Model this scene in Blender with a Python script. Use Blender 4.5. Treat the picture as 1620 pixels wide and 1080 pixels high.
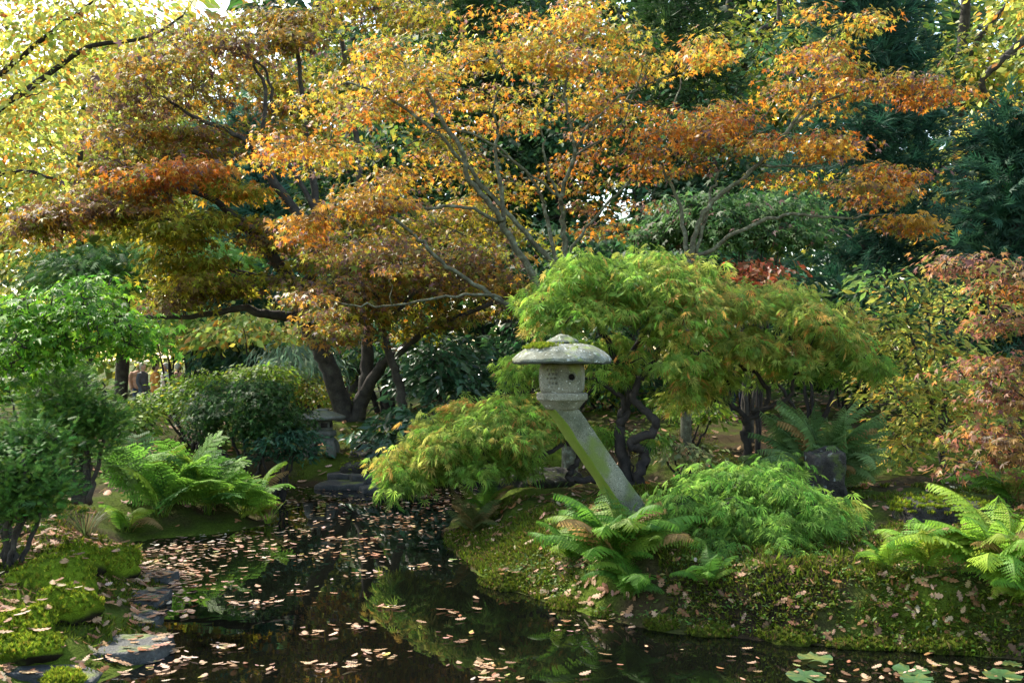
import bpy, bmesh, math, random
import numpy as np
from mathutils import Matrix, Vector
R = math.radians
rng = np.random.default_rng(11)
random.seed(5)
for o in list(bpy.data.objects):
    bpy.data.objects.remove(o)
S = bpy.context.scene
COL = S.collection

# ------------------------------------------------------------------ camera, sky, sun, exposure
F, HZ, CZ = 1700.0, 560.0, 1.75          # focal length in photo pixels, horizon row, eye height above the pond
cd = bpy.data.cameras.new('camera'); cam = bpy.data.objects.new('camera', cd); COL.objects.link(cam)
cam.location = (0, 0, CZ); cam.rotation_euler = (R(90), 0, 0)
cd.sensor_width = 36; cd.lens = 36 * F / 1620; cd.shift_y = (HZ - 540) / 1620
cd.clip_start = .05; cd.clip_end = 2000
S.camera = cam
SUN_EL, SUN_AZ = 46.0, -46.0              # azimuth measured from +Y (view direction) towards +X
wd = bpy.data.worlds.new('World'); S.world = wd; wd.use_nodes = True
nt = wd.node_tree; nt.nodes.clear()
sky = nt.nodes.new('ShaderNodeTexSky'); sky.sky_type = 'NISHITA'; sky.sun_disc = False
sky.sun_elevation = R(SUN_EL); sky.sun_rotation = R(SUN_AZ); sky.air_density = 1.0; sky.dust_density = 1.2; sky.ozone_density = 1.0
bg = nt.nodes.new('ShaderNodeBackground'); bg.inputs[1].default_value = .15
wo = nt.nodes.new('ShaderNodeOutputWorld')
tint = nt.nodes.new('ShaderNodeMix'); tint.data_type = 'RGBA'; tint.blend_type = 'MULTIPLY'; tint.inputs[0].default_value = 1; tint.inputs[7].default_value = (1.0, .93, .80, 1)   # warm white balance of the photograph
nt.links.new(sky.outputs[0], tint.inputs[6]); nt.links.new(tint.outputs[2], bg.inputs[0]); nt.links.new(bg.outputs[0], wo.inputs[0])
sl = bpy.data.lights.new('sun', 'SUN'); sun = bpy.data.objects.new('sun', sl); COL.objects.link(sun)
sl.energy = 2.2; sl.angle = R(.6); sl.color = (1, .93, .80)
sdir = Vector((math.sin(R(SUN_AZ)) * math.cos(R(SUN_EL)), math.cos(R(SUN_AZ)) * math.cos(R(SUN_EL)), math.sin(R(SUN_EL))))
sun.rotation_euler = sdir.to_track_quat('Z', 'Y').to_euler(); sun.location = (-20, 30, 30)
S.view_settings.view_transform = 'Standard'; S.view_settings.look = 'None'
S.view_settings.gamma = 1; S.view_settings.use_curve_mapping = False
S.view_settings.exposure = 2.3
cy = S.cycles
cy.max_bounces = 7; cy.diffuse_bounces = 4; cy.glossy_bounces = 3; cy.transmission_bounces = 4; cy.transparent_max_bounces = 4
cy.caustics_reflective = False; cy.caustics_refractive = False; cy.sample_clamp_indirect = 6
try:
    cy.use_denoising = True; cy.denoiser = 'OPENIMAGEDENOISE'; cy.denoising_prefilter = 'ACCURATE'
except Exception:
    pass

# ------------------------------------------------------------------ helpers
def P(px, py, Y):
    return np.array([(px - 810) / F * Y, Y, CZ - (py - HZ) / F * Y])
def unit(v):
    return v / np.maximum(np.linalg.norm(v, axis=-1, keepdims=True), 1e-9)
def tag(o, label=None, cat=None, group=None, kind=None):
    if label: o['label'] = label
    if cat: o['category'] = cat
    if group: o['group'] = group
    if kind: o['kind'] = kind
    return o
def empty(name, loc, label=None, cat=None, group=None):
    o = bpy.data.objects.new(name, None); COL.objects.link(o); o.location = [float(v) for v in loc]; o.empty_display_size = .1
    return tag(o, label, cat, group)
def mesh_data(name, V, T, mat, col=None, smooth=False):
    V = np.asarray(V, np.float32).reshape(-1, 3); T = np.asarray(T, np.int32).reshape(-1, 3)
    me = bpy.data.meshes.new(name)
    me.vertices.add(len(V)); me.vertices.foreach_set('co', V.ravel())
    me.loops.add(T.size); me.loops.foreach_set('vertex_index', T.ravel())
    me.polygons.add(len(T)); me.polygons.foreach_set('loop_start', np.arange(0, T.size, 3, dtype=np.int32))
    if smooth: me.polygons.foreach_set('use_smooth', np.ones(len(T), bool))
    if col is not None:
        c = np.ones((len(V), 4), np.float32); c[:, :3] = np.asarray(col).reshape(-1, 3) if np.ndim(col) > 1 else col
        a = me.attributes.new('Col', 'FLOAT_COLOR', 'POINT'); a.data.foreach_set('color', c.ravel())
    me.materials.append(mat); me.update(calc_edges=True); me.validate()
    return me
def link(name, me, parent=None):
    o = bpy.data.objects.new(name, me); COL.objects.link(o)
    if parent is not None: o.parent = parent
    return o
def mk(name, V, T, mat, parent=None, col=None, smooth=False):
    V = np.asarray(V, float).reshape(-1, 3)
    if parent is not None:
        L = np.zeros(3); p = parent
        while p is not None: L = L + np.array(p.location); p = p.parent
        V = V - L
    return link(name, mesh_data(name, V, T, mat, col, smooth), parent)
class MB:
    def __init__(s): s.V = []; s.T = []; s.C = []; s.n = 0
    def add(s, V, T, c=None):
        V = np.asarray(V, float).reshape(-1, 3); s.V.append(V); s.T.append(np.asarray(T, int).reshape(-1, 3) + s.n); s.n += len(V)
        if c is not None: s.C.append(np.broadcast_to(np.asarray(c, float), (len(V), 3)))
    def get(s): return np.concatenate(s.V), np.concatenate(s.T), (np.concatenate(s.C) if s.C else None)
    def build(s, name, mat, parent=None, smooth=False):
        V, T, C = s.get(); return mk(name, V, T, mat, parent, C, smooth)
# value noise
_L = np.random.default_rng(3).random((64, 64))
def vn(x, y):
    xi = np.floor(x).astype(int); yi = np.floor(y).astype(int); fx = x - xi; fy = y - yi
    fx = fx * fx * (3 - 2 * fx); fy = fy * fy * (3 - 2 * fy); a = xi & 63; b = yi & 63; a1 = (a + 1) & 63; b1 = (b + 1) & 63
    return (_L[a, b] * (1 - fx) + _L[a1, b] * fx) * (1 - fy) + (_L[a, b1] * (1 - fx) + _L[a1, b1] * fx) * fy
def fbm(x, y, o=4):
    s = 0; a = .5
    for k in range(o): s = s + a * (vn(x * 2**k + 7.3 * k, y * 2**k + 3.1 * k) - .5) * 2; a *= .5
    return s
def sstep(a, b, x):
    t = np.clip((x - a) / (b - a), 0, 1); return t * t * (3 - 2 * t)
def spline(pts, n):
    pts = np.asarray(pts, float); m = len(pts)
    if m < 3:
        t = np.linspace(0, 1, n)[:, None]; return pts[0] * (1 - t) + pts[-1] * t
    e = np.vstack([2 * pts[0] - pts[1], pts, 2 * pts[-1] - pts[-2]]); out = []
    for u in np.linspace(0, m - 1 - 1e-6, n):
        i = int(u); t = u - i; a, b, c, d = e[i], e[i + 1], e[i + 2], e[i + 3]
        out.append(.5 * (2 * b + (c - a) * t + (2 * a - 5 * b + 4 * c - d) * t * t + (3 * b - a - 3 * c + d) * t**3))
    return np.array(out)
def tube(pts, rad, sides=7, wob=0.0):
    pts = np.asarray(pts, float); n = len(pts); rad = np.broadcast_to(np.asarray(rad, float), (n,))
    tg = unit(np.gradient(pts, axis=0)); ref = np.array([.31, .87, .2]); V = []
    for i in range(n):
        a = ref - tg[i] * (ref @ tg[i]); a = a / max(np.linalg.norm(a), 1e-6); b = np.cross(tg[i], a); ref = a
        th = np.arange(sides) * 2 * np.pi / sides
        rr = rad[i] * (1 + (wob * (rng.random(sides) - .5) if wob else 0))
        V.append(pts[i] + np.outer(np.cos(th) * rr, a) + np.outer(np.sin(th) * rr, b))
    V.append(pts[0][None]); V.append(pts[-1][None]); V = np.vstack(V); T = []
    for i in range(n - 1):
        for k in range(sides):
            q = (k + 1) % sides; a, b, c, d = i * sides + k, i * sides + q, (i + 1) * sides + q, (i + 1) * sides + k
            T += [(a, b, c), (a, c, d)]
    for k in range(sides):
        q = (k + 1) % sides; T += [(n * sides, q, k), (n * sides + 1, (n - 1) * sides + k, (n - 1) * sides + q)]
    return V, np.array(T)
def lathe(profile, sides, rot=0, wob=0.0):
    V = []; T = []; n = len(profile)
    for (r, z) in profile:
        th = np.arange(sides) * 2 * np.pi / sides + rot
        rr = r * (1 + wob * (rng.random(sides) - .5))
        V.append(np.stack([np.cos(th) * rr, np.sin(th) * rr, np.full(sides, z)], 1))
    V = np.vstack(V)
    for i in range(n - 1):
        for k in range(sides):
            q = (k + 1) % sides; a, b, c, d = i * sides + k, i * sides + q, (i + 1) * sides + q, (i + 1) * sides + k
            T += [(a, b, c), (a, c, d)]
    V = np.vstack([V, [[0, 0, profile[0][1]], [0, 0, profile[-1][1]]]]); b0 = n * sides
    for k in range(sides):
        q = (k + 1) % sides; T += [(b0, q, k), (b0 + 1, (n - 1) * sides + k, (n - 1) * sides + q)]
    return V, np.array(T)

# ------------------------------------------------------------------ materials
def newmat(name):
    m = bpy.data.materials.new(name); m.use_nodes = True; n = m.node_tree.nodes; n.clear(); return m, m.node_tree
def N(t, kind, **kw):
    n = t.nodes.new(kind)
    for k, v in kw.items():
        if k.startswith('i_'):
            key = k[2:].replace('_', ' '); n.inputs[key].default_value = v
        else: setattr(n, k, v)
    return n
def leafmat(name, trans=.45, rough=.45, spec=.35):
    m, t = newmat(name); L = t.links
    a = N(t, 'ShaderNodeAttribute', attribute_name='Col')
    p = N(t, 'ShaderNodeBsdfPrincipled'); p.inputs['Roughness'].default_value = rough; p.inputs['Specular IOR Level'].default_value = spec
    tc = N(t, 'ShaderNodeTexCoord'); no = N(t, 'ShaderNodeTexNoise'); no.inputs['Scale'].default_value = 60; no.inputs['Detail'].default_value = 2
    hs = N(t, 'ShaderNodeHueSaturation'); mr = N(t, 'ShaderNodeMapRange'); mr.inputs['To Min'].default_value = .72; mr.inputs['To Max'].default_value = 1.28
    L.new(tc.outputs['Object'], no.inputs['Vector']); L.new(no.outputs['Fac'], mr.inputs['Value']); L.new(mr.outputs[0], hs.inputs['Value'])
    L.new(a.outputs['Color'], hs.inputs['Color']); L.new(hs.outputs[0], p.inputs['Base Color'])
    tr = N(t, 'ShaderNodeBsdfTranslucent'); h2 = N(t, 'ShaderNodeHueSaturation'); h2.inputs['Saturation'].default_value = 1.0; h2.inputs['Value'].default_value = 1.45
    L.new(hs.outputs[0], h2.inputs['Color']); L.new(h2.outputs[0], tr.inputs['Color'])
    mx = N(t, 'ShaderNodeMixShader'); mx.inputs[0].default_value = trans
    L.new(p.outputs[0], mx.inputs[1]); L.new(tr.outputs[0], mx.inputs[2])
    o = N(t, 'ShaderNodeOutputMaterial'); L.new(mx.outputs[0], o.inputs[0]); return m
def mixed(name, stops, scale=4, detail=6, rough=.85, bump=.4, bscale=40, bdist=.02, spec=.3, top=None, side=None, sp=None, coord='Object', rough2=None):
    """noise colour ramp; top=(colour, lo, hi): growth on upward faces; side=(colour, axis vector, lo, hi); sp=(colour, scale, threshold) speckles"""
    m, t = newmat(name); L = t.links
    tc = N(t, 'ShaderNodeTexCoord'); no = N(t, 'ShaderNodeTexNoise'); no.inputs['Scale'].default_value = scale; no.inputs['Detail'].default_value = detail
    L.new(tc.outputs[coord], no.inputs['Vector'])
    cr = N(t, 'ShaderNodeValToRGB'); e = cr.color_ramp.elements
    while len(e) < len(stops): e.new(.5)
    for k, (pos, c) in enumerate(stops): e[k].position = pos; e[k].color = (*c, 1)
    L.new(no.outputs['Fac'], cr.inputs[0]); c = cr.outputs[0]
    n2 = N(t, 'ShaderNodeTexNoise'); n2.inputs['Scale'].default_value = bscale; n2.inputs['Detail'].default_value = 8; n2.inputs['Roughness'].default_value = .65
    L.new(tc.outputs[coord], n2.inputs['Vector'])
    def mixc(fac, c0, c1):
        mm = N(t, 'ShaderNodeMix', data_type='RGBA'); L.new(fac, mm.inputs[0]); L.new(c0, mm.inputs[6]); mm.inputs[7].default_value = (*c1, 1); return mm.outputs[2]
    def rangef(v, lo, hi):
        r = N(t, 'ShaderNodeMapRange', interpolation_type='SMOOTHSTEP'); r.inputs['From Min'].default_value = lo; r.inputs['From Max'].default_value = hi; L.new(v, r.inputs['Value']); return r.outputs[0]
    def math_(op, a, b):
        q = N(t, 'ShaderNodeMath', operation=op)
        for k, v in enumerate((a, b)):
            if isinstance(v, (int, float)): q.inputs[k].default_value = v
            else: L.new(v, q.inputs[k])
        return q.outputs[0]
    # fine value variation
    hv = N(t, 'ShaderNodeHueSaturation'); L.new(c, hv.inputs['Color']); L.new(math_('ADD', math_('MULTIPLY', n2.outputs['Fac'], 1.2), .4), hv.inputs['Value']); c = hv.outputs[0]
    if sp:
        for (scol, ssc, lo, hi) in sp:
            vo = N(t, 'ShaderNodeTexNoise'); vo.inputs['Scale'].default_value = ssc; vo.inputs['Detail'].default_value = 3; L.new(tc.outputs[coord], vo.inputs['Vector'])
            c = mixc(rangef(vo.outputs['Fac'], lo, hi), c, scol)
    g = N(t, 'ShaderNodeNewGeometry')
    for spec_ in ([(top[0], (0, 0, 1), top[1], top[2])] if top else []) + ([side] if side else []):
        scol, ax, lo, hi = spec_
        d = N(t, 'ShaderNodeVectorMath', operation='DOT_PRODUCT'); L.new(g.outputs['Normal'], d.inputs[0]); d.inputs[1].default_value = ax
        f = rangef(math_('ADD', d.outputs['Value'], math_('MULTIPLY', math_('SUBTRACT', no.outputs['Fac'], .5), .8)), lo, hi)
        c = mixc(f, c, scol)
    hv2 = N(t, 'ShaderNodeHueSaturation'); L.new(c, hv2.inputs['Color']); L.new(math_('ADD', math_('MULTIPLY', n2.outputs['Fac'], 1.0), .5), hv2.inputs['Value'])
    p = N(t, 'ShaderNodeBsdfPrincipled'); L.new(hv2.outputs[0], p.inputs['Base Color']); p.inputs['Roughness'].default_value = rough; p.inputs['Specular IOR Level'].default_value = spec
    b = N(t, 'ShaderNodeBump'); b.inputs['Strength'].default_value = bump; b.inputs['Distance'].default_value = bdist
    L.new(n2.outputs['Fac'], b.inputs['Height']); L.new(b.outputs[0], p.inputs['Normal'])
    o = N(t, 'ShaderNodeOutputMaterial'); L.new(p.outputs[0], o.inputs[0]); return m
def plain(name, c, rough=.7, spec=.3):
    return mixed(name, [(.3, tuple(v * .8 for v in c)), (.7, c)], scale=12, bump=.15, bscale=120, bdist=.004, rough=rough, spec=spec)

M_leaf = leafmat('maple_leaf', .52, .45, .3)
M_bronze = leafmat('bronze_maple_leaf', .46, .55, .15)
M_green = leafmat('green_leaf', .45, .55, .2)
M_gloss = leafmat('glossy_leaf', .22, .3, .5)
M_con = leafmat('conifer_leaf', .25, .6, .18)
M_dry = leafmat('dry_leaf', .2, .6, .3)
M_moss = leafmat('moss_tuft', .3, .8, .1)
M_bark = mixed('bark', [(.3, (.018, .015, .012)), (.6, (.05, .042, .032)), (.8, (.075, .08, .05))], scale=9, bscale=55, bump=.7, bdist=.015)
M_barkg = mixed('bark_lichen', [(.3, (.045, .04, .026)), (.55, (.10, .10, .06)), (.75, (.20, .23, .17))], scale=14, bscale=70, bump=.6, bdist=.01)
M_barkd = mixed('bark_dark', [(.3, (.012, .010, .009)), (.7, (.04, .032, .026))], scale=12, bscale=80, bump=.5, bdist=.008)
M_granite = mixed('lantern_granite', [(.3, (.085, .085, .055)), (.5, (.155, .15, .105)), (.7, (.23, .215, .16))], scale=7, bscale=110, bump=.55, bdist=.010, rough=.9,
                  sp=[((.07, .07, .05), 95, .60, .68), ((.40, .40, .34), 38, .62, .70), ((.15, .17, .05), 5.0, .52, .66), ((.30, .17, .07), 9, .66, .76)])
M_granite_leg = mixed('lantern_granite_mossy', [(.3, (.075, .08, .045)), (.5, (.14, .14, .09)), (.7, (.20, .195, .135))], scale=6, bscale=120, bump=.6, bdist=.010, rough=.9,
                      sp=[((.05, .055, .035), 90, .58, .67), ((.42, .43, .36), 60, .66, .74), ((.11, .14, .03), 4.5, .50, .66)], side=((.12, .17, .015), (-.9, -.3, -.2), .30, .62))
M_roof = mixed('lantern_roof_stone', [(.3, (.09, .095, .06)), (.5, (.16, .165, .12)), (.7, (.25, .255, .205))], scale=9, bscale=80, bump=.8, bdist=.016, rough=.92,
               sp=[((.08, .09, .06), 60, .60, .68), ((.46, .48, .43), 30, .60, .68), ((.19, .23, .08), 6.0, .54, .66)], side=((.045, .05, .035), (0, 0, -1), -.02, .25))  # dark rim and underside: shade and moss put into the stone colour
M_oldstone = mixed('old_stone', [(.3, (.06, .062, .05)), (.55, (.12, .12, .095)), (.75, (.20, .20, .16))], scale=8, bscale=80, bump=.6, bdist=.012, top=((.10, .12, .03), .75, 1.25))
M_slate = mixed('slate', [(.3, (.020, .022, .022)), (.55, (.045, .047, .045)), (.8, (.085, .085, .075))], scale=6, bscale=45, bump=.9, bdist=.02, rough=.6, spec=.4, top=((.10, .13, .015), .98, 1.15))
M_rock = mixed('dark_rock', [(.3, (.020, .018, .014)), (.6, (.05, .045, .036)), (.85, (.11, .10, .085))], scale=7, bscale=28, bump=1.0, bdist=.06, sp=[((.20, .21, .18), 16, .64, .70), ((.06, .08, .02), 7, .52, .64)], top=((.07, .10, .012), 1.0, 1.35))
M_mossrock = mixed('moss_cushion', [(.3, (.06, .085, .008)), (.55, (.13, .20, .012)), (.8, (.21, .28, .02))], scale=7, bscale=90, bump=1.0, bdist=.03, rough=1, spec=.05, side=((.03, .024, .015), (0, 0, -1), .0, .5))
M_mossrock2 = mixed('dark_moss', [(.3, (.025, .022, .010)), (.5, (.06, .075, .010)), (.8, (.12, .16, .014))], scale=6, bscale=80, bump=1.0, bdist=.03, rough=1, spec=.05, side=((.03, .024, .015), (0, 0, -1), .0, .5))
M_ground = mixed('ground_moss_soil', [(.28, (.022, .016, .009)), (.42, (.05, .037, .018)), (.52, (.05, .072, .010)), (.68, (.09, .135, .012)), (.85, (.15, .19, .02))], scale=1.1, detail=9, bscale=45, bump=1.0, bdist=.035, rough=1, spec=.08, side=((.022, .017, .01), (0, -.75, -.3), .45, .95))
M_white = plain('white_cloth', (.7, .7, .72)); M_orange = plain('orange_cloth', (.5, .2, .03)); M_navy = plain('navy_cloth', (.008, .012, .035))
M_pink = plain('pink_cloth', (.5, .27, .2)); M_grey = plain('grey_cloth', (.08, .085, .1)); M_skin = plain('skin', (.55, .33, .24), .5)
M_hairw = plain('white_hair', (.55, .53, .5)); M_hairb = plain('brown_hair', (.06, .035, .02)); M_jeans = plain('blue_trousers', (.04, .06, .12)); M_strap = plain('pale_strap', (.45, .5, .55))
# pond water: dark peaty water with a clear mirror surface
def watermat():
    m, t = newmat('pond_water'); L = t.links
    p = N(t, 'ShaderNodeBsdfPrincipled'); p.inputs['Base Color'].default_value = (.0025, .003, .002, 1); p.inputs['Roughness'].default_value = .015
    p.inputs['IOR'].default_value = 1.33; p.inputs['Specular IOR Level'].default_value = .5
    tc = N(t, 'ShaderNodeTexCoord'); n = N(t, 'ShaderNodeTexNoise'); n.inputs['Scale'].default_value = 2.2; n.inputs['Detail'].default_value = 3
    L.new(tc.outputs['Object'], n.inputs['Vector']); b = N(t, 'ShaderNodeBump'); b.inputs['Strength'].default_value = .05; b.inputs['Distance'].default_value = .02
    L.new(n.outputs['Fac'], b.inputs['Height']); L.new(b.outputs[0], p.inputs['Normal'])
    o = N(t, 'ShaderNodeOutputMaterial'); L.new(p.outputs[0], o.inputs[0]); return m
M_water = watermat()

# ------------------------------------------------------------------ the ground and the pond
shore_px = [(150, 1080), (250, 1035), (262, 985), (255, 945), (275, 905), (222, 880), (235, 852), (330, 846), (432, 828), (440, 795), (425, 772), (470, 768), (600, 772), (650, 762), (780, 757), (900, 765), (1000, 771), (1046, 781), (1035, 796),
            (900, 795), (765, 800), (712, 822), (700, 858), (760, 908), (850, 948), (970, 983), (1080, 1000), (1300, 1020), (1450, 1032), (1620, 1042)]
def wxy(px, py):
    Y = CZ * F / (py - HZ); return ((px - 810) / F * Y, Y)
POND = np.array([wxy(*p) for p in shore_px] + [(9, 5.2), (9, 3.6), (2, 3.4), (-1.6, 3.5), (-2.4, 4.4)])
def pond_sd(x, y):
    x = np.asarray(x, float); y = np.asarray(y, float); d2 = np.full(x.shape, 1e9); ins = np.zeros(x.shape, bool); n = len(POND)
    for i in range(n):
        a = POND[i]; b = POND[(i + 1) % n]; e = b - a
        t = np.clip(((x - a[0]) * e[0] + (y - a[1]) * e[1]) / (e @ e), 0, 1)
        d2 = np.minimum(d2, (x - a[0] - t * e[0])**2 + (y - a[1] - t * e[1])**2)
        c = ((a[1] > y) != (b[1] > y)) & (x < (b[0] - a[0]) * (y - a[1]) / (b[1] - a[1] + 1e-12) + a[0]); ins ^= c
    return np.where(ins, -1, 1) * np.sqrt(d2)
def terr(x, y):
    x = np.asarray(x, float); y = np.asarray(y, float)
    d = pond_sd(x, y) + .07 * fbm(x * 3, y * 3, 3)
    front = sstep(.2, .9, x) * (1 - sstep(8.2, 9.2, y))
    w = .9 - .5 * front; h = np.where(x < -1.5, .26, .36) + .0 * front
    z = h * sstep(-.02, w, d) + .022 * np.clip(d, 0, 14) + .10 * sstep(.3, 2, d) * fbm(x * .8, y * .8, 4) + .075 * sstep(0, .2, d) * fbm(x * 4, y * 4, 4)
    z = z + .28 * sstep(14.6, 17.5, y) * sstep(0, 1, d)
    z = z * (1 - .95 * sstep(18, 25, y) * (1 - sstep(-4, -1, x))) - .12 * sstep(20, 27, y) * (1 - sstep(-4, -1, x))
    return np.where(d > 0, z, -.9 * sstep(0, .9, -d))
def axis(lo, hi, step, far, far2):
    a = list(np.arange(lo, hi, step)); s = step; v = hi; up = []
    while v < far2: up.append(v); s *= 1.18; v += s
    s = step; v = lo - s; dn = []
    while v > far: dn.append(v); s *= 1.18; v -= s
    return np.array(dn[::-1] + a + up)
gx = axis(-4.6, 5.4, .06, -260, 260); gy = axis(5.2, 15.5, .062, -40, 320)
GX, GY = np.meshgrid(gx, gy, indexing='ij'); GZ = terr(GX, GY); nx, ny = GX.shape
ii = (np.arange(nx - 1)[:, None] * ny + np.arange(ny - 1)[None]).ravel()
T = np.concatenate([np.stack([ii, ii + ny, ii + ny + 1], 1), np.stack([ii, ii + ny + 1, ii + 1], 1)])
tag(mk('ground', np.stack([GX, GY, GZ], -1).reshape(-1, 3), T, M_ground, smooth=True), 'mossy brown ground and banks around the pond', None, None, 'structure')
wv = np.array([(-12, 2, 0), (14, 2, 0), (14, 18, 0), (-12, 18, 0)], float)
tag(mk('water', wv, [(0, 1, 2), (0, 2, 3)], M_water), 'still dark pond water mirroring the trees', None, None, 'structure')
def hit(px, py, y0=4.0, y1=45.0):
    """where the sight line of a photo pixel meets the ground or the water"""
    Y = np.arange(y0, y1, .02); x = (px - 810) / F * Y; z = CZ - (py - HZ) / F * Y; g = np.maximum(terr(x, Y), 0)
    k = np.argmax(z <= g); return np.array([x[k], Y[k], g[k]])

# ------------------------------------------------------------------ leaf templates (tip +X, face +Z)
def fan(out):
    V = np.array([(0, 0, 0)] + out, float); n = len(out); return V, np.array([(0, i, i + 1) for i in range(1, n)])
def maple(angs, lens, sinus=.36, rich=False):
    o = []; L = list(zip(angs, lens)); L = [(-a, l) for a, l in L[::-1] if a > 0] + L
    for k, (a, l) in enumerate(L):
        ar = R(a)
        if rich:
            w = .13
            for (s, rr, zz) in ((-1, .55, .03), (0, 1, -.16), (1, .55, .03)):
                c = np.array([rr * l * math.cos(ar), rr * l * math.sin(ar)]) + s * w * l * np.array([-math.sin(ar), math.cos(ar)]); o.append((c[0], c[1], zz * l))
        else: o.append((l * math.cos(ar), l * math.sin(ar), -.18 * l * l))
        if k < len(L) - 1:
            m = R((a + L[k + 1][0]) / 2); s = sinus * min(l, L[k + 1][1]) / .8; o.append((s * math.cos(m), s * math.sin(m), .04))
    return fan(o)
T_MAPLE = maple((0, 40, 80, 125), (1, .93, .72, .42)); T_MAPLE_R = maple((0, 40, 80, 125), (1, .93, .72, .42), .33, True); T_MAPLE5 = maple((0, 50, 105), (1, .88, .55), .34)
def lace():
    V = []; Tt = []
    for a, l in ((0, 1), (26, .95), (-26, .95), (54, .8), (-54, .8), (88, .52), (-88, .52)):
        c, s = math.cos(R(a)), math.sin(R(a)); w = .042; k = len(V)
        for (x, y, z) in ((.04, 0, 0), (.45, w, .02), (1, 0, -.22), (.45, -w, .02)):
            V.append((l * (x * c) - y * s, l * (x * s) + y * c, z * l))
        Tt += [(k, k + 3, k + 2), (k, k + 2, k + 1)]
    return np.array(V), np.array(Tt)
T_LACE = lace()
def oval(w, droop=.12): return np.array([(0, 0, 0), (1, 0, -droop), (.5, w, .05), (.5, -w, .05), (.5, 0, 0)], float), np.array([(0, 3, 4), (4, 3, 1), (0, 4, 2), (4, 1, 2)])
T_OVAL = oval(.26); T_RHODO = oval(.17, .2); T_NARROW = oval(.085, .3); T_TINY = (np.array([(0, 0, 0), (.5, .27, .04), (1, 0, 0), (.5, -.27, .04)], float), np.array([(0, 3, 2), (0, 2, 1)]))
def spray():
    V = []; Tt = []
    for a, x0, l in ((0, .2, .8), (38, .1, .5), (-38, .1, .5), (35, .35, .5), (-35, .35, .5), (30, .6, .35), (-30, .6, .35), (60, 0, .35), (-60, 0, .35)):
        c, s = math.cos(R(a)), math.sin(R(a)); k = len(V); w = .055
        V += [(x0 + w * s, -w * c, .02), (x0 + l * c, l * s, -.10 * l), (x0 - w * s, w * c, .02)]; Tt.append((k, k + 1, k + 2))
    return np.array(V), np.array(Tt)
T_SPRAY = spray()
def tuft(n=13, w=.028):
    V = []; Tt = []; g = np.random.default_rng(2)
    for k in range(n):
        th = g.random() * 2 * math.pi; op = .25 + .6 * g.random(); d = np.array([math.cos(op), math.sin(op) * math.cos(th), math.sin(op) * math.sin(th)])
        sd = unit(np.cross(d, g.normal(size=3))); b = len(V); V += [sd * w, -sd * w, d * (.75 + .3 * g.random()) + np.array([0, 0, -.1])]; Tt.append((b, b + 1, b + 2))
    return np.array(V), np.array(Tt)
T_TUFT = tuft(); T_MOSS = tuft(5, .16)
def oak():
    half = [(.0, .02), (.12, .07), (.22, .20), (.30, .10), (.44, .27), (.54, .13), (.68, .27), (.76, .14), (.88, .17), (1.0, .0)]
    o = [(x, y) for x, y in half] + [(x, -y) for x, y in half[::-1][1:]]
    V = [(.5, 0, .03)] + [(x, y, .25 * y * y + .22 * (x - .5)**2) for x, y in o]; n = len(o)
    return np.array(V, float), np.array([(0, 1 + (i + 1) % n, 1 + i) for i in range(n)])
T_OAK = oak()
def bake(tm, pos, tip, nrm, size, col):
    tv, tt = tm; pos = np.asarray(pos, float); n = len(pos)
    x = unit(np.asarray(tip, float)); z = nrm - x * np.sum(nrm * x, 1, keepdims=True); z = unit(z); y = np.cross(z, x)
    size = np.broadcast_to(np.asarray(size, float), (n,))[:, None, None]
    V = pos[:, None] + size * (tv[None, :, :1] * x[:, None] + tv[None, :, 1:2] * y[:, None] + tv[None, :, 2:] * z[:, None])
    T = tt[None] + (np.arange(n) * len(tv))[:, None, None]
    C = np.repeat(np.asarray(col, float), len(tv), 0)
    return V.reshape(-1, 3), T.reshape(-1, 3), C
def basis(tip, nrm):
    x = tip / np.linalg.norm(tip); z = nrm - x * (nrm @ x); z = z / np.linalg.norm(z); return x, np.cross(z, x), z
def pick(pal, n, jit=.22):
    c = np.array([p[:3] for p in pal], float); w = np.array([p[3] for p in pal], float); i = rng.choice(len(c), n, p=w / w.sum())
    return np.clip(c[i] * np.exp(rng.normal(0, jit, (n, 1))) * np.exp(rng.normal(0, .08, (n, 3))), .003, .85)
ball = lambda n: unit(rng.normal(size=(n, 3)))
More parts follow.
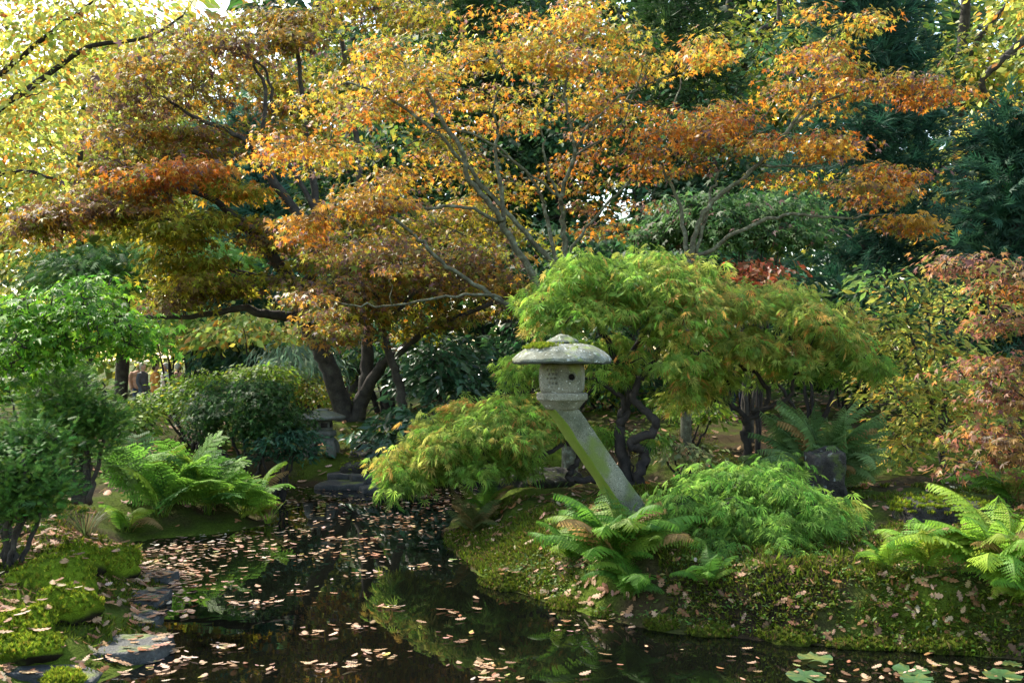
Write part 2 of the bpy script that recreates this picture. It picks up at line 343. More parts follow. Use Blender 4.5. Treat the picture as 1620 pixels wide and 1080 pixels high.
# a pad is (px, py, depth Y, half width px, half height px, half depth m, tilt deg, leaves, palette)
def pad_leaves(pads, per=9, spread=.16, up=.5, out=.6, jit=.5, droop=.6, shell=.0, zmin=-1.0, flat=.4, cap=0.0):
    PO, TI, NO, CO, CC = [], [], [], [], []
    for (px, py, Y, rx, rz, ry, tl, n, pal) in pads:
        c = P(px, py, Y); k = Y / F; nc = max(2, int(n / per)); u = ball(nc * 3); u = u[u[:, 2] > zmin][:nc]; nc = len(u)
        r = (1 - shell) * rng.random(nc)**(1 / 2.6) + shell * (1 - .22 * rng.random(nc)**1.5)
        q = u * r[:, None] * np.array([rx * k, ry, rz * k]); q[:, 2] -= cap * (u[:, 0]**2 + u[:, 1]**2) * r**2 * rx * k; ca, sa = math.cos(R(tl)), math.sin(R(tl))
        q = np.stack([q[:, 0] * ca + q[:, 2] * sa, q[:, 1], -q[:, 0] * sa + q[:, 2] * ca], 1); CC.append(c + q)
        m = max(1, int(n / nc)); off = rng.normal(size=(nc, m, 3)) * np.array([spread, spread, spread * flat])
        p = (c + q)[:, None] + off; p = p.reshape(-1, 3); rel = p - c
        o = unit(rel / np.array([rx * k, ry, rz * k])**1.3); oh = unit(off.reshape(-1, 3) + .4 * rel * np.array([1, 1, 0]) + 1e-4)
        nr = unit(np.array([0, 0, up]) + o * out + ball(len(p)) * jit); ti = unit(oh * np.array([1, 1, .3]) + np.array([0, 0, -droop]) + ball(len(p)) * .45)
        PO.append(p); TI.append(ti); NO.append(nr); CO.append(pick(pal, len(p)))
    return np.concatenate(PO), np.concatenate(TI), np.concatenate(NO), np.concatenate(CO), np.concatenate(CC)
def tiers(pads, n=5, fr=(.32, .6), thick=(5, 11), slope=12, cap=True):
    """break each pad into thin drooping sprays with their own dominant colour"""
    out = []
    for (px, py, Y, rx, rz, ry, tl, nl, pal) in pads:
        m = max(2, int(round(n * (rx * rz / 5000)**.5)))
        for j in range(m):
            u = ball(1)[0] * rng.random()**.4; f = rng.uniform(*fr); w = np.exp(rng.normal(0, .9, len(pal))); pl = [(*p_[:3], p_[3] * w_) for p_, w_ in zip(pal, w)]
            ca, sa = math.cos(R(tl)), math.sin(R(tl)); ox, oz = u[0] * rx * .85, u[2] * rz
            out.append((px + ox * ca + oz * sa, py + ox * sa - oz * ca, Y + u[1] * ry * .85, rx * f, rng.uniform(*thick), ry * f, tl + slope * u[0] + rng.normal() * 4, nl / m, pl))
    return out
def crown(parent, name, tm, pads, size, mat, parts=0, rich=None, szj=.22, lo=None, **kw):
    p, t, n, c, cc = pad_leaves(pads, **kw)
    if lo is not None: k = p[:, 2] > lo; p, t, n, c = p[k], t[k], n[k], c[k]
    s = size * np.exp(rng.normal(0, szj, len(p)))
    if parts:
        o = np.argsort(p[:, 1] + rng.random(len(p)) * .3)[:parts]; keep = np.ones(len(p), bool); keep[o] = False
        single_leaves(parent, rich or tm, p[o], t[o], n[o], s[o], c[o], mat); p, t, n, c, s = p[keep], t[keep], n[keep], c[keep], s[keep]
    V, T, C = bake(tm, p, t, n, s, c); ob = mk(name, V, T, mat, parent, C); ob['kind'] = 'stuff'
    return cc
def single_leaves(parent, tm, p, t, n, s, c, mat, name='leaf'):
    nv = 14; order = np.argsort(c[:, 0] + c[:, 1]); grp = np.array_split(order, nv); L = np.array(parent.location)
    for g in grp:
        if not len(g): continue
        me = mesh_data(name, tm[0], tm[1], mat, c[g].mean(0))
        for i in g:
            x, y, z = basis(t[i], n[i]); o = link(name, me, parent); q = p[i] - L; k = s[i]
            o.matrix_local = Matrix(((x[0] * k, y[0] * k, z[0] * k, q[0]), (x[1] * k, y[1] * k, z[1] * k, q[1]), (x[2] * k, y[2] * k, z[2] * k, q[2]), (0, 0, 0, 1)))
def limb_mesh(pts, r0, r1, n=None, sides=8, jit=.012):
    n = n or max(8, len(pts) * 5); s = spline(pts, n); s[1:-1] += rng.normal(size=(n - 2, 3)) * jit
    t = np.linspace(0, 1, n); return s, tube(s, r0 + (r1 - r0) * t**.8, sides, .16)
def limbs(parent, specs, mat, name='branch'):
    """specs: (list of (px,py,Y), r0, r1); the first is the trunk"""
    nodes = []
    for k, (pts, r0, r1) in enumerate(specs):
        w = [P(*q) if len(q) == 3 else np.array(q[:3]) for q in pts]
        s, (V, T) = limb_mesh(w, r0, r1); mk('trunk' if k == 0 else name, V, T, mat, parent, smooth=True); nodes.append(s)
    return np.vstack(nodes)
def twigs(parent, nodes, targets, mat, r0=.011, r1=.003, sag=.05, sides=3, maxd=1.6):
    mb = MB(); nd = list(nodes); arr = np.array(nd)
    d0 = np.min(np.linalg.norm(targets[:, None] - arr[None, ::3], axis=2), 1)
    for i in np.argsort(d0):
        t = targets[i]; d = np.linalg.norm(arr - t, axis=1); k = int(np.argmin(d)); L = d[k]
        if L < .03: continue
        a = arr[k]; m = max(4, int(L / .12) + 2); u = np.linspace(0, 1, m)[:, None]
        s = a * (1 - u) + t * u + np.array([0, 0, 1]) * (sag * L * 4 * u * (1 - u)); s[1:-1] += rng.normal(size=(m - 2, 3)) * .018
        V, T = tube(s, (r0 * min(1.8, .6 + L)) * (1 - u[:, 0]) + r1 * u[:, 0], sides); mb.add(V, T); arr = np.vstack([arr, s[1:]])
    if mb.n:
        o = mb.build('twigs', mat, parent); o['kind'] = 'stuff'
def lumps(px, py, Y, rx, rz, ry, n, fr, leaves, pal, zmin=-.55, tilt=0):
    k = Y / F; out = []; u = ball(n * 4); u = u[u[:, 2] > zmin][:n]
    for q in u:
        s = .55 + .45 * rng.random(); f = fr * (.7 + .6 * rng.random())
        out.append((px + q[0] * rx * s * (1 - f * .5), py - q[2] * rz * s * (1 - f * .5), Y + q[1] * ry * s, rx * f, max(rz * f * .75, 6), ry * f, tilt + rng.normal() * 12, leaves / n, pal))
    return out

# ------------------------------------------------------------------ palettes (r, g, b, weight)
GOLD = [(.43, .28, .03, 4), (.42, .20, .025, 2.6), (.24, .24, .04, 4), (.36, .12, .02, 1.4), (.16, .10, .085, 1.4)]
ORNG = [(.40, .15, .018, 3.4), (.42, .22, .025, 2.4), (.32, .09, .016, 1.8), (.16, .09, .085, 1.7), (.21, .20, .035, 3)]
BRWN = [(.19, .10, .05, 2.6), (.28, .15, .03, 2.4), (.35, .18, .025, 2), (.14, .08, .075, 1.3), (.22, .22, .035, 3.2)]
PURP = [(.12, .07, .045, 2.4), (.18, .12, .03, 2.2), (.21, .20, .025, 4), (.34, .17, .02, 1.8), (.09, .06, .06, .7)]
YGRN = [(.21, .20, .02, 3), (.32, .25, .02, 2.2), (.15, .10, .02, 1), (.13, .15, .016, 2)]
LACG = [(.18, .30, .042, 4), (.25, .36, .06, 3), (.11, .21, .032, 2.4), (.42, .32, .07, .7)]
LACY = [(.30, .36, .065, 4), (.40, .38, .085, 2.2), (.19, .29, .05, 3.2), (.50, .28, .07, .9)]
LACD = [(.15, .28, .045, 4), (.21, .35, .06, 3), (.09, .185, .032, 2.4)]
BRGN = [(.09, .22, .015, 3), (.15, .28, .02, 2), (.05, .14, .013, 2.5)]
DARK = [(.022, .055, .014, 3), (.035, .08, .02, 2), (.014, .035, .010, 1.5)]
BLUE = [(.022, .066, .036, 3), (.035, .095, .05, 2), (.014, .042, .024, 1.5)]
HINO = [(.05, .125, .02, 3), (.085, .18, .028, 2), (.03, .075, .015, 1.5), (.14, .22, .03, .6)]
AZAL = [(.11, .19, .02, 3), (.17, .26, .025, 2), (.07, .12, .016, 2), (.22, .22, .02, .6)]
OAKY = [(.46, .38, .06, 3), (.38, .40, .08, 3), (.46, .24, .04, 1.2), (.25, .32, .07, 2), (.40, .14, .03, .4)]
WOOD = [(.12, .17, .025, 3), (.20, .22, .03, 2), (.26, .23, .03, 1.4), (.07, .11, .02, 2)]
GREY = [(.05, .115, .03, 3), (.08, .155, .045, 2), (.03, .075, .02, 2), (.16, .10, .08, .4)]
RHOD = [(.030, .085, .035, 3), (.05, .12, .05, 2), (.02, .05, .02, 1.5)]
PALE = [(.17, .25, .15, 3), (.12, .20, .12, 2), (.23, .31, .21, 1)]
REDB = [(.24, .10, .055, 3), (.31, .15, .045, 2.2), (.16, .075, .06, 1.8), (.28, .22, .045, 1.6), (.12, .15, .035, 2)]
YSHB = [(.26, .28, .05, 3), (.40, .34, .06, 2), (.15, .20, .04, 2.5), (.42, .22, .04, .8)]
SUNG = [(.22, .32, .06, 3), (.32, .38, .08, 2), (.14, .22, .04, 2), (.40, .30, .04, .8)]
TAN = [(.33, .20, .11, 3), (.27, .135, .06, 3), (.22, .09, .03, 2.2), (.44, .31, .20, .9), (.13, .065, .03, 2)]
TANW = [(.42, .34, .08, .5), (.20, .22, .06, .3), (.40, .26, .16, 3), (.34, .19, .10, 3), (.48, .36, .27, 1.6), (.26, .12, .05, 2), (.16, .08, .04, 1)]

# ------------------------------------------------------------------ far background
wood = MB()
wp = []
for px in np.arange(-250, 1900, 120):
    top = 330 if px < 110 else 60 if px < 290 else (310 if px < 470 else (-60 if px < 1250 else 30))
    for py in np.arange(top, 600, 110):
        wp.append((px + rng.normal() * 25, py + rng.normal() * 25, 46 + rng.random() * 10, 95, 75, 4, 0, 420, (OAKY[:4] + WOOD if px < 420 and py < 420 else WOOD) if rng.random() < (.75 if px < 420 else (.22 if px < 1250 else .5)) else DARK))
p, t, n, c, _ = pad_leaves(wp, per=7, spread=.5, jit=.9, flat=.8)
V, T, C = bake(T_TINY, p, t, n, .80 * np.exp(rng.normal(0, .2, len(p))), c)
tag(mk('far_wood', V, T, M_green, None, C), 'far-off mixed wood closing the garden behind everything', None, None, 'stuff')

def broadleaf(name, label, cat, base, trunk, pads, pal_mat, size, tm=T_TINY, mat=M_bark, tw=True, group=None, parts=0, cname='crown', **kw):
    e = empty(name, base, label, cat, group); nodes = limbs(e, trunk, mat)
    cc = crown(e, cname, tm, pads, size, pal_mat, parts=parts, **kw)
    if tw:
        lim = 260 if base[1] < 19 else 130
        if len(cc) > lim: cc = cc[rng.choice(len(cc), lim, replace=False)]
        twigs(e, nodes, cc, mat)
    return e
def gz(px, Y):
    x = (px - 810) / F * Y; return np.array([x, Y, float(terr(np.array([x]), np.array([Y]))[0])])
def base_pt(px, Y):
    b = gz(px, Y); return b, (px, HZ + (CZ - b[2] + .1) * F / Y, Y)

# yellow oak at the left edge
b, q = base_pt(-40, 25)
pads = [(40, 60, 25, 170, 55, 2.2, 4, 1500, OAKY), (150, 30, 25, 120, 45, 2, 8, 900, OAKY), (-60, 140, 25, 130, 70, 2.2, 0, 900, OAKY), (60, 170, 24.5, 95, 45, 2, 0, 700, OAKY), (20, 250, 25, 90, 50, 2, 0, 800, OAKY),
        (90, 300, 24.5, 80, 40, 1.8, 10, 600, OAKY), (10, 340, 25, 80, 40, 2, 0, 600, OAKY), (40, 410, 24.5, 70, 40, 2, 0, 500, OAKY), (-120, 280, 25, 110, 110, 2.2, 0, 900, OAKY), (230, 90, 26, 80, 45, 2, 0, 420, OAKY), (-60, -60, 25, 200, 90, 2.5, 0, 1400, OAKY), (180, -40, 25, 200, 60, 2.5, 0, 1200, OAKY)]
broadleaf('oak_tree', 'tall yellow and orange oak glowing in sun at the left edge', 'tree', b,
          [([q, (-50, 420, 25), (-30, 200, 25), (-60, -80, 25)], .28, .08), ([(-45, 300, 25), (0, 275, 24.6), (45, 272, 24.4), (90, 285, 24.2)], .10, .03), ([(-30, 190, 25), (60, 130, 24.8), (140, 75, 24.6), (230, 60, 24.5), (290, 25, 24.5)], .10, .025), ([(-35, 150, 25), (70, 60, 25), (180, -20, 25)], .09, .03)],
          pads, M_leaf, .17, T_OVAL, M_barkd, spread=.38, per=11, jit=.8)
# bright wood-edge trees at top right
for k, (px, Y, lab, pl, trunk) in enumerate([
    (1520, 29, 'tall yellow-green tree with a straight trunk behind the dark pine', WOOD + [(.35, .33, .04, 2)], [(1520, 300, 29), (1518, 130, 29), (1525, 40, 29), (1535, -120, 29)]),
    (1680, 27, 'bright yellow tree at the right edge with an arching grey limb', OAKY, [(1690, 300, 27), (1670, 100, 27), (1650, 20, 27), (1640, -120, 27)]),
    (1190, 30, 'yellow-green tree with a bent dark trunk behind the orange maples', WOOD + [(.36, .32, .04, 2)], [(1190, 330, 30), (1170, 160, 30), (1150, 60, 30), (1170, -100, 30)])]):
    b, q = base_pt(px, Y); sp = [([q] + trunk, .27, .10)]
    if k == 1: sp.append(([(1685, 260, 27), (1560, 150, 26.5), (1575, 105, 26.3), (1620, 65, 26.3), (1660, 20, 26.5)], .05, .12))
    if k == 2: sp.append(([(1165, 140, 30), (1200, 55, 29.6), (1230, 35, 29.4), (1232, 0, 29.4), (1225, -60, 29.4)], .12, .05))
    if k == 0: sp.append(([(1518, 120, 29), (1550, 60, 28.8), (1590, 10, 28.8)], .10, .05))
    pads = []
    for j in range(15): pads.append((px + rng.normal() * 95, 60 + rng.normal() * 110, Y + rng.normal() * 1.2, 70, 40, 1.6, rng.normal() * 8, 330, pl))
    for j in range(6): pads.append((px + rng.normal() * 120, 330 + rng.normal() * 60, Y + rng.normal() * 1.2, 80, 45, 1.6, rng.normal() * 8, 260, pl))
    broadleaf('wood_edge_tree', lab, 'tree', b, sp, pads, M_leaf, .19, T_TINY, M_bark, spread=.42, per=9, jit=.8, group='trees at the wood edge')
b, q = base_pt(560, 31)
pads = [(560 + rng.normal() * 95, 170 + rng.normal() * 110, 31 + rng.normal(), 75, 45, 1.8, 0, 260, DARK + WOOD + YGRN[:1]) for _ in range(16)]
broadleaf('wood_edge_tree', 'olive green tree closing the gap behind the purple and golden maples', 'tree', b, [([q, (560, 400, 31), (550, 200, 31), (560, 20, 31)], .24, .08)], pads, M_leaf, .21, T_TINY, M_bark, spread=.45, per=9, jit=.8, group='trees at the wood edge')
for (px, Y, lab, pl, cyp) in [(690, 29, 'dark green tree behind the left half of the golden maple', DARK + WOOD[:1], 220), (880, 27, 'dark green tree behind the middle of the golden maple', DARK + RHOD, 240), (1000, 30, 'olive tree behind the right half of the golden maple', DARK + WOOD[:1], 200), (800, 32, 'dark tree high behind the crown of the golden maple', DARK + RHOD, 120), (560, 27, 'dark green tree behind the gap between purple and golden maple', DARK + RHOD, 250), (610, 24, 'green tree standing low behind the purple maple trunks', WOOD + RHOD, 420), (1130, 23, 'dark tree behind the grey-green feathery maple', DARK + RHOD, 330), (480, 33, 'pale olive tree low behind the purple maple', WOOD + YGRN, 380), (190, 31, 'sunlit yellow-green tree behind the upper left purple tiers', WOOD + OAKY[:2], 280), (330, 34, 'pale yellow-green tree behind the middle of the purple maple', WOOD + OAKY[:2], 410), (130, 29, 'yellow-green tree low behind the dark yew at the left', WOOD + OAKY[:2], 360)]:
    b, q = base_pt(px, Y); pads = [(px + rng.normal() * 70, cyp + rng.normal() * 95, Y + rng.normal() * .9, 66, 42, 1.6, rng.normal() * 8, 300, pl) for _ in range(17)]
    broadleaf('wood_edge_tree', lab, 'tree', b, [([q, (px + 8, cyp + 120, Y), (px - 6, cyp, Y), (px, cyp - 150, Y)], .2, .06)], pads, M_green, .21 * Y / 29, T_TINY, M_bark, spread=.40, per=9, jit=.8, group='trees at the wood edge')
# conifers
def conifer(name, label, px, Y, top, bot, wb, n, pal, tm, size, seed_n, mat=M_con, group=None):
    b, q = base_pt(px, Y); e = empty(name, b, label, 'conifer', group); nodes = limbs(e, [([q, (px + 4, (q[1] + top) / 2, Y), (px, top + 10, Y)], .17, .04)], M_barkd)
    pads = []; k = Y / F
    for i in range(n):
        f = (i + .5) / n; py = top + (bot - top) * f; w = wb * (.18 + .82 * f**.75) * (.75 + .5 * rng.random()); th = rng.random() * 2 * math.pi
        cx, cyy = math.cos(th) * w * .55, math.sin(th) * w * k * .55
        pads.append((px + cx, py + .12 * abs(cx), Y + cyy, w * .55, 20 + 8 * rng.random(), w * k * .5, 14 * np.sign(cx) * abs(math.cos(th)), seed_n / n, pal))
    cc = crown(e, 'crown', tm, pads, size, mat, spread=.26, per=8, jit=.7, up=.4, droop=-.15, flat=.7)
    cc = cc[rng.choice(len(cc), min(140, len(cc)), replace=False)]; twigs(e, nodes, cc, M_barkd, r0=.02)
    return e
conifer('pine_tree', 'broad dark blue-green pine with long needles behind the orange maple', 1365, 19, -60, 520, 200, 60, BLUE, T_TUFT, .30, 6000)
conifer('fir_tree', 'dark green conifer with flat layered boughs at the right edge', 1605, 16.5, 190, 540, 130, 36, BLUE, T_SPRAY, .30, 3600)
conifer('pine_tree', 'dark pine seen between the two orange maple crowns', 1070, 24, -160, 480, 150, 36, DARK, T_TUFT, .36, 2600)
conifer('cedar_tree', 'pale blue-green cedar far behind the purple maple branches', 385, 27, 170, 560, 110, 34, [(.05, .14, .09, 3), (.08, .19, .13, 2), (.03, .08, .05, 1)], T_SPRAY, .42, 2800)
conifer('pine_tree', 'slender dark conifer behind the middle of the golden maple', 760, 27, -120, 560, 150, 36, DARK, T_TUFT, .42, 2400)
def bush(name, label, cat, px, py, Y, rx, rz, ry, n, fr, leaves, pal, tm, size, mat=M_green, stems=5, smat=M_barkd, group=None, foot=None, parts=0, zmin=-.5, **kw):
    """rounded shrub: stems fan out from one foot into a lumpy crown of leaves"""
    fx = foot[0] if foot else px; b = gz(fx, Y); fy = foot[1] if foot else HZ + (CZ - b[2] + .05) * F / Y
    b[2] = CZ - (fy - HZ) * Y / F if foot else b[2]
    e = empty(name, b, label, cat, group); specs = []
    for j in range(stems):
        a = rng.normal() * .55; yy = Y + rng.normal() * ry * .35
        specs.append(([(fx + a * rx * .12, fy, Y + (yy - Y) * .1), (px + a * rx * .35, (fy * .55 + py * .45), (Y + yy) / 2), (px + a * rx * .9, py - rz * .2 + rng.normal() * rz * .2, yy)], .035 * math.sqrt(rx * Y / F), .008))
    nodes = []
    for j, (pts, r0, r1) in enumerate(specs):
        w = [P(*q) for q in pts]; s, (V, T) = limb_mesh(w, r0, r1, sides=6); mk('stem', V, T, smat, e, smooth=True); nodes.append(s)
    pads = lumps(px, py, Y, rx, rz, ry, n, fr, leaves, pal, zmin)
    cc = crown(e, 'foliage', tm, pads, size, mat, parts=parts, lo=b[2] + .03, **kw)
    cc = cc[cc[:, 2] > b[2] + .1]
    if len(cc) > 90: cc = cc[rng.choice(len(cc), 90, replace=False)]
    twigs(e, np.vstack(nodes), cc, smat, r0=.008, r1=.002)
    return e
bush('yew_bush', 'dark green yew behind the bright green maple', 'shrub', 130, 440, 21, 110, 55, 1.5, 26, .4, 2600, HINO, T_SPRAY, .2, M_con, spread=.25)
bush('yew_bush', 'sunlit light green conifer bush under the purple maple branches', 'shrub', 300, 415, 23, 80, 40, 1.5, 22, .4, 2000, [(.10, .22, .03, 3), (.15, .28, .05, 2)], T_SPRAY, .26, M_con, spread=.3)
bush('broadleaf_bush', 'sunlit bush with big pale oval leaves above the far visitors', 'shrub', 275, 528, 22, 150, 40, 1.6, 30, .32, 1700, SUNG, T_OVAL, .19, M_green, spread=.3, jit=.8)
bush('broadleaf_bush', 'yellow and orange leaved bush above the round azalea', 'shrub', 410, 530, 20.5, 110, 38, 1.4, 24, .35, 1500, OAKY + SUNG, T_OVAL, .15, M_leaf, spread=.28, jit=.8)
bush('bamboo_clump', 'pale green bamboo with long narrow leaves behind the maple trunks', 'bamboo', 468, 575, 20, 62, 32, 1.2, 16, .4, 1300, PALE, T_NARROW, .25, M_green, spread=.22, droop=.9)
bush('broadleaf_bush', 'dark bush left of the bamboo', 'shrub', 385, 575, 21.5, 60, 40, 1.3, 14, .45, 1000, DARK + BLUE, T_SPRAY, .24, M_con, spread=.25)
bush('rhododendron', 'large dark green rhododendron behind the lantern roof', 'shrub', 715, 590, 18, 95, 72, 1.3, 34, .34, 2300, RHOD, T_RHODO, .20, M_gloss, spread=.2, jit=.7, droop=.35)
bush('rhododendron', 'dark rhododendron between the maple trunks and the weeping maple', 'shrub', 660, 690, 15.6, 70, 62, .9, 22, .36, 1000, RHOD, T_RHODO, .19, M_gloss, spread=.18, jit=.7, droop=.35)
bush('azalea_bush', 'yellow-green azalea right behind the small stone lantern', 'shrub', 490, 625, 19, 70, 36, 1.2, 20, .4, 2300, YGRN + AZAL, T_TINY, .075, M_green, spread=.14)
bush('azalea_bush', 'rounded green azalea with dark stems in front of the far visitors', 'shrub', 305, 645, 15.5, 108, 52, 1.2, 40, .3, 6000, AZAL, T_TINY, .065, M_green, stems=9, spread=.10, zmin=-.25)
bush('azalea_bush', 'low green azalea below the sunlit bush at the back', 'shrub', 400, 600, 17.5, 90, 24, 1.0, 24, .34, 2600, AZAL, T_TINY, .07, M_green, spread=.12)
bush('yew_mound', 'dense dark green mound of weeping maple beside the small lantern', 'shrub', 392, 668, 13.4, 102, 74, .9, 60, .26, 9000, [(.03, .075, .016, 3), (.045, .105, .02, 2), (.02, .05, .012, 2), (.09, .10, .03, .4)], T_MAPLE5, .05, M_green, stems=6, spread=.08, shell=.3, zmin=-.4)
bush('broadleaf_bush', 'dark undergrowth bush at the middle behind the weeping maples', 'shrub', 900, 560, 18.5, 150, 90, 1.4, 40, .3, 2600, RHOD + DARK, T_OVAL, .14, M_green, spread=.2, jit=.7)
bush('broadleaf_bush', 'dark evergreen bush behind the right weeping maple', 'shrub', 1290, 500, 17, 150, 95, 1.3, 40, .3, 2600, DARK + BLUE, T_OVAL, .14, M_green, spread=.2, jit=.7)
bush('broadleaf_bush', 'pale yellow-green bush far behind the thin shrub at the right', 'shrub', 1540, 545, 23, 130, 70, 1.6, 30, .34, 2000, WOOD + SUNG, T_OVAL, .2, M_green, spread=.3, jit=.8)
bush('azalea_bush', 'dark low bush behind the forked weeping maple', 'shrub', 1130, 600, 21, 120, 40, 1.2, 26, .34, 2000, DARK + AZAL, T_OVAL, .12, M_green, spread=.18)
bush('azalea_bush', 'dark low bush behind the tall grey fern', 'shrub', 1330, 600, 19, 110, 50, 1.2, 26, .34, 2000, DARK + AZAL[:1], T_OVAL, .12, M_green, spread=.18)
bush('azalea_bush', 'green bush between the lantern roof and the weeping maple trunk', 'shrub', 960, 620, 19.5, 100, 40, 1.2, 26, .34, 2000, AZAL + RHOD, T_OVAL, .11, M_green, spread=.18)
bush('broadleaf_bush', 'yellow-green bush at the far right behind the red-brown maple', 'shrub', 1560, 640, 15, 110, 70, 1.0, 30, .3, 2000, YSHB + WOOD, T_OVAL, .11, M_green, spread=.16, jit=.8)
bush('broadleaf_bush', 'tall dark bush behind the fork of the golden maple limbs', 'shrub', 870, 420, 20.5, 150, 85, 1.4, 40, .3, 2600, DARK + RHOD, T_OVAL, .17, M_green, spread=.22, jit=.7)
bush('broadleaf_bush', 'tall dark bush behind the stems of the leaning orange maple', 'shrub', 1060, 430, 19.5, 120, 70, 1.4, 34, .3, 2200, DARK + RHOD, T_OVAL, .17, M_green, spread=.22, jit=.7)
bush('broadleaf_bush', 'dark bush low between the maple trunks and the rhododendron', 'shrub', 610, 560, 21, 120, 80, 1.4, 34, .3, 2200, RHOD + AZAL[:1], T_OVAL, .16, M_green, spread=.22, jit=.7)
bush('azalea_bush', 'low light green bush under the forked weeping maple', 'shrub', 1090, 650, 15, 60, 26, .7, 16, .36, 900, AZAL, T_TINY, .085, M_green, spread=.12)
bush('azalea_bush', 'green bush behind the two dwarf cypresses at the left edge', 'shrub', 40, 610, 14, 110, 60, 1.0, 30, .32, 3200, AZAL + HINO, T_TINY, .085, M_green, spread=.13)
bush('azalea_bush', 'low green bush between the dark cypress and the round azalea', 'shrub', 195, 665, 13.2, 55, 36, .6, 18, .36, 1600, AZAL, T_TINY, .07, M_green, spread=.11)
bush('berry_bush', 'red-brown leaved bush peeping out behind the weeping maple top', 'shrub', 1195, 440, 14.2, 55, 32, .7, 14, .4, 500, [(.30, .07, .03, 3), (.22, .10, .05, 2), (.35, .15, .03, 1)], T_OVAL, .10, M_leaf, spread=.14, jit=.7)
bush('maple_bush', 'grey-green feathery maple behind the leaning orange branches', 'tree', 1180, 365, 15.5, 185, 72, 1.2, 44, .3, 5200, GREY, T_MAPLE5, .10, M_green, stems=4, smat=M_bark, spread=.15, zmin=-.3, flat=.35)
# ------------------------------------------------------------------ purple maple at the left
b, q = base_pt(556, 17.6)
pads = [(225, 130, 16.6, 125, 50, 1.4, -14, 1500, PURP), (350, 70, 17, 140, 42, 1.6, -8, 1500, PURP), (470, 35, 17.5, 120, 34, 1.6, 0, 1300, PURP), (600, 22, 18, 130, 34, 1.6, 0, 1300, PURP + YGRN), (320, 150, 17.6, 120, 36, 1.5, -10, 900, PURP), (420, 130, 18.4, 90, 60, 1.2, 0, 800, PURP),
        (190, 235, 16.2, 115, 42, 1.3, -12, 1400, PURP), (330, 225, 16.6, 105, 34, 1.3, -6, 1200, BRWN), (250, 285, 15.6, 135, 30, 1.2, -12, 1500, ORNG), (130, 335, 15.4, 130, 34, 1.2, -14, 1600, PURP + BRWN[:2]), (40, 362, 15.2, 60, 26, 1.0, -10, 500, PURP),
        (250, 350, 16.2, 120, 42, 1.3, -10, 1700, YGRN), (360, 300, 16.6, 100, 40, 1.3, 0, 1100, YGRN + ORNG[:2]), (280, 410, 16.4, 95, 34, 1.2, -8, 1000, YGRN), (345, 455, 16, 125, 34, 1.3, -4, 1800, YGRN + PURP[:2]), (440, 380, 17, 100, 36, 1.2, 0, 900, YGRN + PURP),
        (560, 425, 16.8, 120, 40, 1.2, 0, 1300, PURP + YGRN), (690, 440, 17.4, 130, 50, 1.2, 0, 1500, PURP), (740, 370, 17.6, 120, 50, 1.2, 0, 1100, PURP + YGRN), (650, 500, 16.8, 120, 30, 1.2, 0, 900, YGRN + PURP), (620, 350, 17.4, 120, 50, 1.2, 0, 1100, YGRN + PURP),
        (480, 200, 18, 90, 70, 1.2, 0, 900, YGRN + PURP), (560, 120, 18.6, 120, 60, 1.2, 0, 900, YGRN + PURP), (800, 480, 17.4, 80, 40, 1.0, 0, 700, PURP)]
broadleaf('maple_tree', 'big dark purple maple with two leaning trunks by the small lantern', 'tree', b,
          [([q, (545, 655, 17.6), (528, 600, 17.5), (505, 552, 17.4), (480, 500, 17.3), (465, 455, 17.2), (442, 420, 17.1)], .20, .08),
           ([(566, q[1], 17.6), (568, 650, 17.6), (580, 600, 17.6), (582, 540, 17.6), (576, 480, 17.6), (588, 420, 17.7), (575, 330, 17.9), (560, 200, 18.2), (540, 60, 18.4)], .155, .04),
           ([(568, 640, 17.6), (600, 582, 17.4), (640, 548, 17.2), (690, 515, 17), (780, 480, 16.9)], .12, .03),
           ([(478, 498, 17.3), (487, 450, 17.3), (498, 400, 17.3), (500, 330, 17.4), (485, 220, 17.6), (470, 80, 17.8)], .12, .035),
           ([(468, 500, 17.2), (420, 496, 16.9), (380, 488, 16.7), (330, 497, 16.5), (270, 503, 16.3), (230, 500, 16.2)], .09, .02),
           ([(445, 425, 17.1), (405, 370, 16.8), (370, 342, 16.6), (338, 318, 16.4), (260, 290, 16.1), (170, 280, 15.9)], .10, .02),
           ([(400, 366, 16.8), (330, 345, 16.4), (250, 350, 16), (140, 345, 15.6), (50, 362, 15.3)], .05, .012),
           ([(498, 380, 17.3), (425, 275, 17), (405, 238, 16.9), (375, 215, 16.8), (310, 185, 16.7), (250, 150, 16.6)], .09, .015),
           ([(410, 245, 16.9), (420, 150, 17.2), (395, 90, 17.2), (360, 30, 17.2)], .045, .012),
           ([(500, 340, 17.4), (440, 220, 17.4), (425, 120, 17.4), (380, 80, 17.4)], .05, .012),
           ([(440, 440, 17.1), (300, 415, 16.6), (250, 395, 16.4)], .045, .012)],
          tiers([(*p_[:7], p_[7] * 1.1, p_[8]) for p_ in pads], 9, (.26, .5), (4, 9)), M_bronze, .086, T_MAPLE5, M_bark, spread=.17, per=9, up=.6, out=.3, flat=.3, cap=.12)
b, q = base_pt(640, 16.6)
